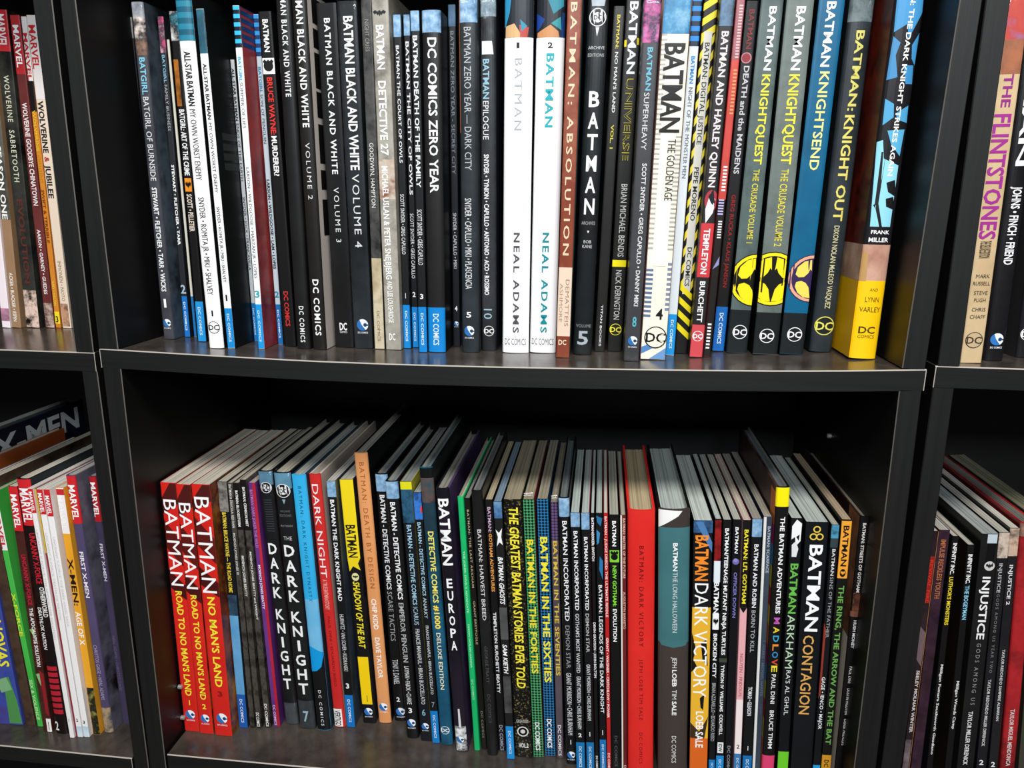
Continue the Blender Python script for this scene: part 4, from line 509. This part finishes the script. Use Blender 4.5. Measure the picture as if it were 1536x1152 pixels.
DEPTH = .30; TH = .0176; TOPZ = CAM.z + .235
def panel(parent, px, z0, z1, name='side_panel', worn=None):
    """upright board from four front corners (tl, tr, bl, br) of the photo, extended to heights z0 (bottom) and z1 (top)"""
    tl, tr, bl, br = [at_y(*p) for p in px]
    def ext(a, b, z): return a + (b - a) * ((z - a.z) / (b.z - a.z))
    c = [ext(tl, bl, z0), ext(tr, br, z0), ext(tr, br, z1), ext(tl, bl, z1)]
    r = .0007
    L = Vector((r, 0, 0))
    vs = []; fs = []; idx = []
    # front face between two rubbed arrises, then sides and back
    ring = lambda l, rr: [l + Vector((0, r, 0)), l + L, rr - L, rr + Vector((0, r, 0)), rr + Vector((0, DEPTH, 0)), l + Vector((0, DEPTH, 0))]
    vs = [v for v in ring(c[0], c[1])] + [v for v in ring(c[3], c[2])]
    for i in range(6):
        j = (i + 1) % 6; fs.append((i, j, 6 + j, 6 + i)); idx.append(2 if (i == 0 and worn == 'L') or (i == 2 and worn == 'R') else (1 if i in (3, 5) else 0))
    fs += [(5, 4, 3, 2, 1, 0), (6, 7, 8, 9, 10, 11)]; idx += [0, 0]
    return link(name, [v - parent.location for v in vs], fs, [WOOD, INNER_SHADED, EDGE2], idx, parent)
def board(parent, x0, x1, zf, name='shelf', th=TH, n=24, yb=DEPTH, ends=''):
    """shelf board following zf(x), with a worn light arris along its front edge"""
    vs = []; fs = []; idx = []; r = .0009
    for i in range(n + 1):
        x = x0 + (x1 - x0) * i / n; z = zf(x)
        vs += [Vector((x, r, z)), Vector((x, 0, z - r)), Vector((x, 0, z - th)), Vector((x, yb, z - th)), Vector((x, yb, z))]
    for i in range(n):
        a = i * 5; b = a + 5
        for k in range(5):
            l = (k + 1) % 5; fs.append((a + k, a + l, b + l, b + k)); idx.append([1, 0, 2, 2, 3][k])
    fs += [(0, 4, 3, 2, 1), tuple(n * 5 + k for k in range(5))]; idx += [0, 0]
    # a rubbed arris up the visible end of the board
    for e, sx in (('L', x0), ('R', x1)):
        if e in ends:
            z = zf(sx); d = .0007 if e == 'L' else -.0007; k = len(vs)
            vs += [Vector((sx, -.0002, z - r)), Vector((sx + d, -.0002, z - r)), Vector((sx + d, -.0002, z - th)), Vector((sx, -.0002, z - th))]
            fs.append((k, k + 1, k + 2, k + 3)); idx.append(1)
    return link(name, [v - parent.location for v in vs], fs, [WOODX, EDGE, INNER_SHADED, SHELF], idx, parent)
def block(parent, name, lo, hi, m):
    x0, y0, z0 = lo; x1, y1, z1 = hi
    vs = [Vector(p) - parent.location for p in ((x0, y0, z0), (x1, y0, z0), (x1, y1, z0), (x0, y1, z0), (x0, y0, z1), (x1, y0, z1), (x1, y1, z1), (x0, y1, z1))]
    return link(name, vs, [(0, 3, 2, 1), (4, 5, 6, 7), (0, 1, 5, 4), (1, 2, 6, 5), (2, 3, 7, 6), (3, 0, 4, 7)], m, None, parent)
def peg(parent, p, axis, r=.0024, l=.0045):
    vs = []; fs = []; n = 12
    for k, (d, rr) in enumerate(((0, r), (l * .8, r), (l, r * .6))):
        for i in range(n):
            a = 2 * math.pi * i / n; vs.append(p + Vector((axis * d, rr * math.cos(a), rr * math.sin(a))) - parent.location)
    for k in range(2):
        for i in range(n):
            j = (i + 1) % n; fs.append((k * n + i, k * n + j, (k + 1) * n + j, (k + 1) * n + i))
    fs += [tuple(range(n)), tuple(range(2 * n, 3 * n))]
    return link('shelf_peg', vs, fs, METAL, None, parent)

FLOOR = 0.0; SPLIT = at_y(151, 551).z
mid = thing('bookcase', 'black wooden bookcase in the middle, holding the two full-width rows of books', 'bookcase', (-.09, 0, FLOOR))
lef = thing('bookcase', 'black wooden bookcase at the left, mostly cut off, with red-topped and white spines', 'bookcase', (-.85, 0, FLOOR))
rig = thing('bookcase', 'black wooden bookcase at the right, mostly cut off, with purple-lettered and dark spines', 'bookcase', (.65, 0, FLOOR))
for o in (mid, lef, rig): o['group'] = 'black bookcases standing side by side'
xl = at_y(151, 540).x; xr = at_y(1388, 570).x
board(mid, xl, xr, zu, ends='LR')
panel(mid, ((90, 0), (113, 0), (148, 523), (177, 523)), zu(xl) + .0003, TOPZ, worn='R')
panel(mid, ((1440, 0), (1474, 0), (1353, 554), (1388, 554)), zu(xr) + .0003, TOPZ, worn='L')
panel(mid, ((154, 552), (181, 552), (225, 1152), (249, 1152)), FLOOR, zu(xl) - TH - .0003, worn='R')
panel(mid, ((1349, 586), (1383, 586), (1281, 1152), (1314, 1152)), FLOOR, zu(xr) - TH - .0003, worn='L')
a = at_y(249, 1140).x + .002; b = at_y(1285, 1140).x - .002
board(mid, a, b, zl)
board(mid, a, b, lambda x: .42); board(mid, a, b, lambda x: .08)
board(mid, -.51, .29, lambda x: TOPZ + TH + .001, 'top_board')
block(mid, 'back_panel', (-.44, DEPTH + .001, .03), (.27, DEPTH + .006, TOPZ), INNER_SHADED)
peg(mid, at_y(157, 34, .05) * 1.0, 1)
peg(mid, at_y(268, 1030, .035), 1); peg(mid, at_y(272, 1076, .035), 1)
peg(mid, at_y(1247, 654, .16), -1)
for px, py, yy in ((1302.5, 594, .06), (250, 562, .06)):
    p = at_y(px, py, yy); zz = zu(p.x) - TH
    block(mid, 'shelf_bracket', (p.x - .005, yy, zz - .016), (p.x + .005, yy + .012, zz - .0003), PLAST)
def neighbour(root, s):
    if s < 0:
        x1 = at_y(143, 540).x; x0 = x1 - .72
        board(root, x0, x1, lambda x: ZLU, ends='R')
        panel(root, ((48.6, 0), (77.8, 0), (113.5, 525), (140, 527)), ZLU + .0003, TOPZ, worn='R')
        panel(root, ((122, 553), (145, 553), (202, 1152), (223, 1152)), FLOOR, ZLU - TH - .0003, worn='R')
        c = at_y(200, 1140).x - .0015
        board(root, x0 + .02, c, lambda x: ZLL, ends='R')
        block(root, 'side_panel', (x0, 0, FLOOR), (x0 + .018, DEPTH, ZLU - TH - .0003), WOOD)
        block(root, 'side_panel', (x0, 0, ZLU + .0003), (x0 + .018, DEPTH, TOPZ), WOOD)
    else:
        x0 = at_y(1402, 560).x; x1 = x0 + .72
        board(root, x0, x1, lambda x: ZRU, ends='L')
        panel(root, ((1479, 0), (1516, 0), (1407, 548), (1439, 550)), ZRU + .0003, TOPZ)
        panel(root, ((1399, 586), (1431, 586), (1322, 1152), (1352, 1152)), FLOOR, ZRU - TH - .0003)
        board(root, at_y(1352, 1150).x + .002, x1 - .02, lambda x: ZRL)
        block(root, 'side_panel', (x1 - .018, 0, FLOOR), (x1, DEPTH, ZRU - TH - .0003), WOOD)
        block(root, 'side_panel', (x1 - .018, 0, ZRU + .0003), (x1, DEPTH, TOPZ), WOOD)
    board(root, x0 + .03, x1 - .03, lambda x: .42); board(root, x0 + .04, x1 - .04, lambda x: .08)
    t0 = x0 - .012 if s > 0 else x0; 
    if s > 0: board(root, .295, x1, lambda x: TOPZ + TH + .001, 'top_board')
    else: board(root, x0, -.515, lambda x: TOPZ + TH + .001, 'top_board')
    block(root, 'back_panel', (x0 + .03, DEPTH + .001, .03), (x1 - .03, DEPTH + .006, TOPZ), INNER_SHADED)
neighbour(lef, -1); neighbour(rig, 1)
fl = link('floor', [(-3, -4, 0), (3, -4, 0), (3, .34, 0), (-3, .34, 0)], [(0, 1, 2, 3)], wood_mat('grey floor', '#55504a', '#6a645c', .6, (3, 3, 3))); fl['kind'] = 'structure'
wl = link('wall_back', [(-3, .34, 0), (3, .34, 0), (3, .34, 3), (-3, .34, 3)], [(0, 1, 2, 3)], wood_mat('painted wall', '#8a8884', '#96938e', .8, (2, 2, 2))); wl['kind'] = 'structure'

# ------------------------------------------------------------------ the books
def solve(bk):
    """spine placement from its outline: foot on the shelf, head straight above it in the spine's own plane"""
    zf = ROWZ[bk['row']]; xc = (bk['b'][0] + bk['b'][1]) / 2; yb = bk['b'][2]; x = 0
    for _ in range(4):
        p = on_z(xc, yb, zf(x)); x = p.x
    xt = (bk['t'][0] + bk['t'][1]) / 2; q = at_y(xt, bk['t'][2], p.y)
    wb = at_y(bk['b'][1], yb, p.y).x - at_y(bk['b'][0], yb, p.y).x
    wt = at_y(bk['t'][1], bk['t'][2], p.y).x - at_y(bk['t'][0], bk['t'][2], p.y).x
    th = math.atan2(q.x - p.x, q.z - p.z)
    bk['depth'] = min(bk['depth'] + (.006 if bk['hard'] else 0), DEPTH - .004 - p.y)
    bk.update(p=p, q=q, th=th, w=(wb * .5 + wt * .5) * math.cos(th), h=(q - p).length, xc=(xt, bk['t'][2], xc, yb))
ROWS = {}
for bk in BOOKS: solve(bk); ROWS.setdefault(bk['row'], []).append(bk)
for r, lst in ROWS.items():          # neighbours must not run into each other
    for _ in range(6):
        for A, C in zip(lst, lst[1:]):
            worst = 0
            for z in (A['p'].z, min(A['q'].z, C['q'].z)):
                ax = A['p'].x + math.tan(A['th']) * (z - A['p'].z) + A['w'] / 2 / math.cos(A['th'])
                cx = C['p'].x + math.tan(C['th']) * (z - C['p'].z) - C['w'] / 2 / math.cos(C['th'])
                worst = max(worst, ax - cx + (.0011 if A['wrap'] or C['wrap'] else .0004))
            if worst > 0:
                tot = A['w'] + C['w']
                for X, sg in ((A, -1), (C, 1)):
                    cut = worst * X['w'] / tot; X['w'] -= cut; X['p'].x += sg * cut / 2; X['q'].x += sg * cut / 2
                if worst > .0025: print('OVERLAP', round(worst * 1000, 1), 'mm', A['label'][:40], '|', C['label'][:40], round(A['w'] * 1000, 1), round(C['w'] * 1000, 1))
NSEG = [0, .02, .06, .14, .25, .375, .5, .625, .75, .86, .94, .98, 1]
class Cover:
    def __init__(s, bk):
        s.v = []; s.f = []; s.i = []; s.m = []; s.mk = {}; s.bk = bk; s.w = bk['w']; s.h = bk['h']; s.hard = bk['hard']
        p = bk['p']; th = bk['th']
        s.up = Vector((math.sin(th), 0, math.cos(th))); s.o = p
    def mat(s, c):
        if c not in s.mk: s.mk[c] = len(s.m); s.m.append(mat(c))
        return s.mk[c]
    def prof(s, u):
        k = abs(2 * u - 1)
        if s.hard: return min(.0028, s.w * .10) * k ** 2.4 + .0012 * k ** 14
        return .0006 * k ** 10
    def zz(s, y):
        """row of the photo -> height on the spine"""
        xt, yt, xb, yb = s.bk['xc']; x = xb + (xt - xb) * (yb - y) / (yb - yt)
        return (at_y(x, y, s.o.y) - s.o).dot(s.up)
    def pt(s, u, z, layer): return (((u - .5) * s.w), s.prof(min(1, max(0, u))) - layer * .00013, z)
    def quad(s, u0, u1, z0, z1, c, layer):
        z0 = max(0.0003, z0); z1 = min(s.h - .0003, z1)
        if z1 <= z0: return
        us = [u0] + [u for u in NSEG if u0 < u < u1] + [u1]; m = s.mat(c); k = len(s.v)
        for u in us: s.v += [s.pt(u, z0, layer), s.pt(u, z1, layer)]
        for i in range(len(us) - 1): s.f.append((k + 2*i, k + 2*i + 2, k + 2*i + 3, k + 2*i + 1)); s.i.append(m)
    def poly(s, pts, c, layer):
        def clip(ps, ax, lim, sg):
            r = []
            for a, b in zip(ps, ps[1:] + ps[:1]):
                da, db = (a[ax] - lim) * sg, (b[ax] - lim) * sg
                if da >= 0: r.append(a)
                if (da > 0 and db < 0) or (da < 0 and db > 0):
                    f = da / (da - db); r.append((a[0] + (b[0] - a[0]) * f, a[1] + (b[1] - a[1]) * f))
            return r
        m = s.mat(c); ar = sum(a[0] * b[1] - b[0] * a[1] for a, b in zip(pts, pts[1:] + pts[:1]))
        if ar < 0: pts = pts[::-1]
        pts = clip(clip(pts, 1, .0005, 1), 1, s.h - .0005, -1)
        for ua, ub in zip(NSEG, NSEG[1:]):
            q = clip(clip(pts, 0, max(ua, .004), 1), 0, min(ub, .996), -1) if pts else []
            if len(q) < 3: continue
            k = len(s.v)
            for u, z in q: s.v.append(s.pt(u, z, layer))
            s.f.append(tuple(range(k, k + len(q)))); s.i.append(m)
    def fan(s, cen, pts, c, layer): s.poly(list(pts), c, layer)
    def disc(s, u, z, r, c, layer, rz=None, n=28):
        rz = rz or r
        s.fan((u, z), [(u + r / s.w * math.cos(2*math.pi*i/n), z + rz * math.sin(2*math.pi*i/n)) for i in range(n)], c, layer)
    def text(s, t, c, layer, fn, bold=0, shear=0, sp=1.0):
        bold = min(bold, .022)
        vs, fs = glyphs(t, bold, shear, sp); m = s.mat(c); k = len(s.v)
        if s.hard:       # lettering on a rounded spine bends with it
            q = [fn(a, b) for a, b in vs]
            for f in fs: s.poly([q[i] for i in f], c, layer)
            return
        for a, b in vs:
            u, z = fn(a, b); s.v.append(s.pt(u, min(s.h - .0003, max(.0003, z)), layer))
        for f in fs: s.f.append(tuple(k + i for i in f)); s.i.append(m)
    def body(s):
        bk = s.bk; w, h = s.w, s.h; D = bk['depth']; t = min(.0023, w * .18) if s.hard else min(.0004, w * .08)
        cs = s.mat(bk['base']); cl = s.mat(bk['sl']); cr = s.mat(bk['sr']); ci = s.mat('#d8d4c8' if s.hard else bk['sr'])
        out = [((u - .5) * w, s.prof(u)) for u in NSEG]
        ins = [((u - .5) * (w - 2*t), s.prof(u) + max(t, .0004)) for u in NSEG]
        n = len(out); ring = [(-w/2, D)] + out + [(w/2, D), (w/2 - t, D)] + ins[::-1] + [(-w/2 + t, D)]
        N = len(ring); k = len(s.v)
        s.v += [(x, y, 0) for x, y in ring] + [(x, y, h) for x, y in ring]
        for i in range(N):
            j = (i + 1) % N; s.f.append((k + i, k + j, k + N + j, k + N + i))
            s.i.append(cl if i == 0 else cs if i < n else cr if i == n else ci)
        # top and bottom rims as strips between outline and inner line
        outer = [0] + list(range(1, n + 1)) + [n + 1]; inner = [N - 1] + [N - 2 - q for q in range(n)] + [n + 2]
        for z in (0, N):
            for q in range(len(outer) - 1):
                s.f.append((k + z + outer[q], k + z + outer[q+1], k + z + inner[q+1], k + z + inner[q])); s.i.append(cl if q == 0 else cr if q == len(outer) - 2 else cs)
        s.t = t
    def ops(s):
        L = 1
        for op in s.bk['ops']:
            k = op[0]; L += .02
            if k == 'B': s.quad(op[4], op[5], s.zz(op[2]), s.zz(op[1]), op[3], L)
            elif k == 'T' and len(op[1]) == 1 and op[1].isdigit():   # a lone numeral stands upright
                _, t, y0, y1, c, u0, u1 = op[:7]; za, zb = s.zz(y0), s.zz(y1); hw = min(.45, abs(za - zb) * (.13 if t == '1' else .34) / s.w)
                s.text(t, c, L + 1.2, lambda a, e: (.5 - hw + 2 * hw * a, zb + (za - zb) * e), .02)
            elif k == 'T':
                _, t, y0, y1, c, u0, u1, b, sh, o, sp = op; za, zb = s.zz(y0), s.zz(y1)
                fn = lambda a, e: (u0 + (u1 - u0) * e, za + (zb - za) * a)
                if o: s.text(t, o, L + .6, fn, b + .045, sh, sp)
                s.text(t, c, L + 1.2, fn, b, sh, sp)
            elif k == 'H':
                _, t, y0, y1, c, u0, u1, b = op; za, zb = s.zz(y0), s.zz(y1)
                if t == '1': u0, u1 = u0 + (u1 - u0) * .39, u1 - (u1 - u0) * .39
                s.text(t, c, L + 1.2, lambda a, e: (u0 + (u1 - u0) * a, zb + (za - zb) * e), b)
            elif k == 'V':
                _, t, y0, y1, c, u0, u1, b = op; n = len(t); st = (y1 - y0) / n
                for i, ch in enumerate(t):
                    if ch == ' ': continue
                    za, zb = s.zz(y0 + st * i + st * .1), s.zz(y0 + st * (i + 1) - st * .1)
                    g = .36 if ch == 'I' else 0
                    s.text(ch, c, L + 1.2, lambda a, e: (u0 + (u1 - u0) * (g + (1 - 2*g) * a), zb + (za - zb) * e), b)
            elif k == 'P': s.poly([(u, s.zz(y)) for u, y in op[1]], op[2], L + .5)
            elif k == 'E':
                _, u, y, r, c, ry = op; z = s.zz(y); s.disc(u, z, r * s.w, c, L + .5, None if ry is None else abs(s.zz(y - ry) - z))
            elif k == 'DC':
                _, y, c, bg, r, u = op; z = s.zz(y); R = r * s.w
                s.disc(u, z, R, c, L + .5); s.disc(u, z, R * .9, bg, L + .75)
                s.text('DC', c, L + 1.2, lambda a, e: (u + (a - .5) * 1.72 * r, z + (e - .5) * R * .92), .03)
            elif k == 'PE':   # turned-page roundel: blue page with a white C curling over it
                _, y, r, u, bot = op; z = s.zz(y); R = r * s.w
                s.disc(u, z, R, '#2f6fb4', L + .5)
                A = lambda a, q: (u + r * q * math.cos(math.radians(a)), z + R * q * math.sin(math.radians(a)))
                s.fan(A(20, .15), [A(a, 1) for a in range(-60, 125, 12)] + [A(150, .25), A(-90, .2)], '#eef3f6', L + .8)
                s.fan(A(-20, .72), [A(a, .3 + .0 * a) if False else (A(0, .45)[0] + .33 * r * math.cos(math.radians(a)), z + .33 * R * math.sin(math.radians(a))) for a in range(0, 360, 30)], '#1d3e66', L + 1.0)
                s.poly([A(-12, 1.0), A(8, 1.0), A(0, .45)], '#1d3e66', L + 1.05)
                if bot: s.text('DC COMICS', '#e8eaec', L + 1.2, lambda a, e: (u + (a - .5) * 1.8 * r, z - R * 1.5 + e * R * .32), .02)
            elif k in ('SD', 'ST'):
                x = (s.w / 2 + .00015) * (1 if op[1] == 'R' else -1)
                if k == 'SD':
                    _, sd, y0, y1, c, d0, d1 = op; z0 = max(.0005, s.zz(y1)); z1 = min(s.h - .0005, s.zz(y0)); kk = len(s.v)
                    s.v += [(x, d0, z0), (x, d1, z0), (x, d1, z1), (x, d0, z1)]; s.f.append((kk, kk+1, kk+2, kk+3)); s.i.append(s.mat(c))
                else:
                    _, sd, t, y0, y1, d0, d1, c = op; za, zb = s.zz(y0), s.zz(y1); vs, fs = glyphs(t, .03, 0, 1.0); kk = len(s.v); x *= 1.02
                    for a_, e_ in vs: s.v.append((x, d0 + (d1 - d0) * a_, zb + (za - zb) * e_))
                    for f in fs: s.f.append(tuple(kk + q for q in f)); s.i.append(s.mat(c))
GROUPS = {'U': 'books on the upper middle shelf', 'L': 'books on the lower middle shelf', 'LU': 'books on the upper left shelf', 'RU': 'books on the upper right shelf',
          'LL': 'books on the lower left shelf', 'RL': 'books on the lower right shelf'}
def pages(bk, cv, root):
    w, h, D = cv.w, cv.h, bk['depth']; t = cv.t; g = .0002
    x0, x1 = -w/2 + t + g, w/2 - t - g
    y0 = max(cv.prof(0), cv.prof(1)) * .0 + max(t, .0004) + cv.prof(.02) + .0003; y1 = D - (.004 if bk['hard'] else .001)
    zb, zt = (.0032, h - .0035) if bk['hard'] else (.0004, h - .0001)
    n = max(4, min(34, int((x1 - x0) / .0008))); rnd = random.Random(hash(bk['label']) % 9999 if False else len(bk['label']) * 7 + int(bk['b'][0]))
    xs = [x0 + (x1 - x0) * i / n for i in range(n + 1)]; vs = []; fs = []
    for i in range(n):
        d = rnd.random() * (.0005 if not bk['hard'] else .0006); f = rnd.random() * .0012; k = len(vs); a, b = xs[i], xs[i + 1]
        vs += [(a, y0, zb), (b, y0, zb), (b, y1 - f, zb), (a, y1 - f, zb), (a, y0, zt - d), (b, y0, zt - d * .8), (b, y1 - f, zt - d * .5), (a, y1 - f, zt - d)]
        fs += [(k, k+3, k+2, k+1), (k+4, k+5, k+6, k+7), (k, k+1, k+5, k+4), (k+2, k+3, k+7, k+6), (k+1, k+2, k+6, k+5), (k+3, k, k+4, k+7)]
    return link('page_block', vs, fs, page_mat(bk['page']), None, root)
def wrapper(bk, cv, root):
    """clear film round the book; 'bag' ends in a gathered point below"""
    w, h, D = cv.w, cv.h, bk['depth']; e = .0007; r = random.Random(int(bk['b'][0]))
    nz = 40; nu = 6; ring = []
    cols = [(-w/2 - e, D * .9)] + [((u / nu - .5) * (w + 2 * e), -e * 1.6) for u in range(nu + 1)] + [(w/2 + e, D * .9)]
    vs = []; fs = []
    zlo = .0006; ztop = h + (.008 if bk['wrap'] == 'bag' else .0006)
    for j in range(nz + 1):
        z = zlo + (ztop - zlo) * j / nz
        for i, (x, y) in enumerate(cols):
            k = 0 if i in (0, len(cols) - 1) else (r.random() - .5) * .0005
            vs.append((x, y + k - abs(k) * .2, z))
    n = len(cols)
    for j in range(nz):
        for i in range(n - 1): fs.append((j*n + i, j*n + i + 1, (j+1)*n + i + 1, (j+1)*n + i))
    fs.append(tuple((nz * n + i) for i in range(n)))
    if bk['wrap'] == 'bag':     # the gathered corner of the bag, folded out at the foot
        k = len(vs); vs += [(-w/2, -.0013, .016), (w/2, -.0013, .016), (w*.08, -.011, .0008), (-w/2, -.0016, .001), (w/2, -.0016, .001)]
        fs += [(k, k + 1, k + 2), (k, k + 2, k + 3), (k + 1, k + 4, k + 2)]
    o = link('plastic_wrap', vs, fs, WRAP, None, root, True)
    return o
for bk in BOOKS:
    th = bk['th']; p = bk['p'].copy(); zf = ROWZ[bk['row']]
    hw = bk['w'] / 2
    foot = min((Vector((sx * hw * math.cos(th), 0, -sx * hw * math.sin(th))) + p).z - zf(p.x + sx * hw) for sx in (-1, 1))
    p.z += .0003 - foot
    root = thing('hardcover_book' if bk['hard'] else 'paperback_book', bk['label'], 'book', p, GROUPS[bk['row']], (0, th, 0))
    cv = Cover(bk); cv.body(); cv.ops()
    link('cover', cv.v, cv.f, cv.m, cv.i, root)
    pages(bk, cv, root)
    if bk['wrap']: wrapper(bk, cv, root)
print('books', len(BOOKS), 'labels', len({b['label'] for b in BOOKS}), 'heights', [(k, [round(b['h'] * 100, 1) for b in v]) for k, v in ROWS.items()])
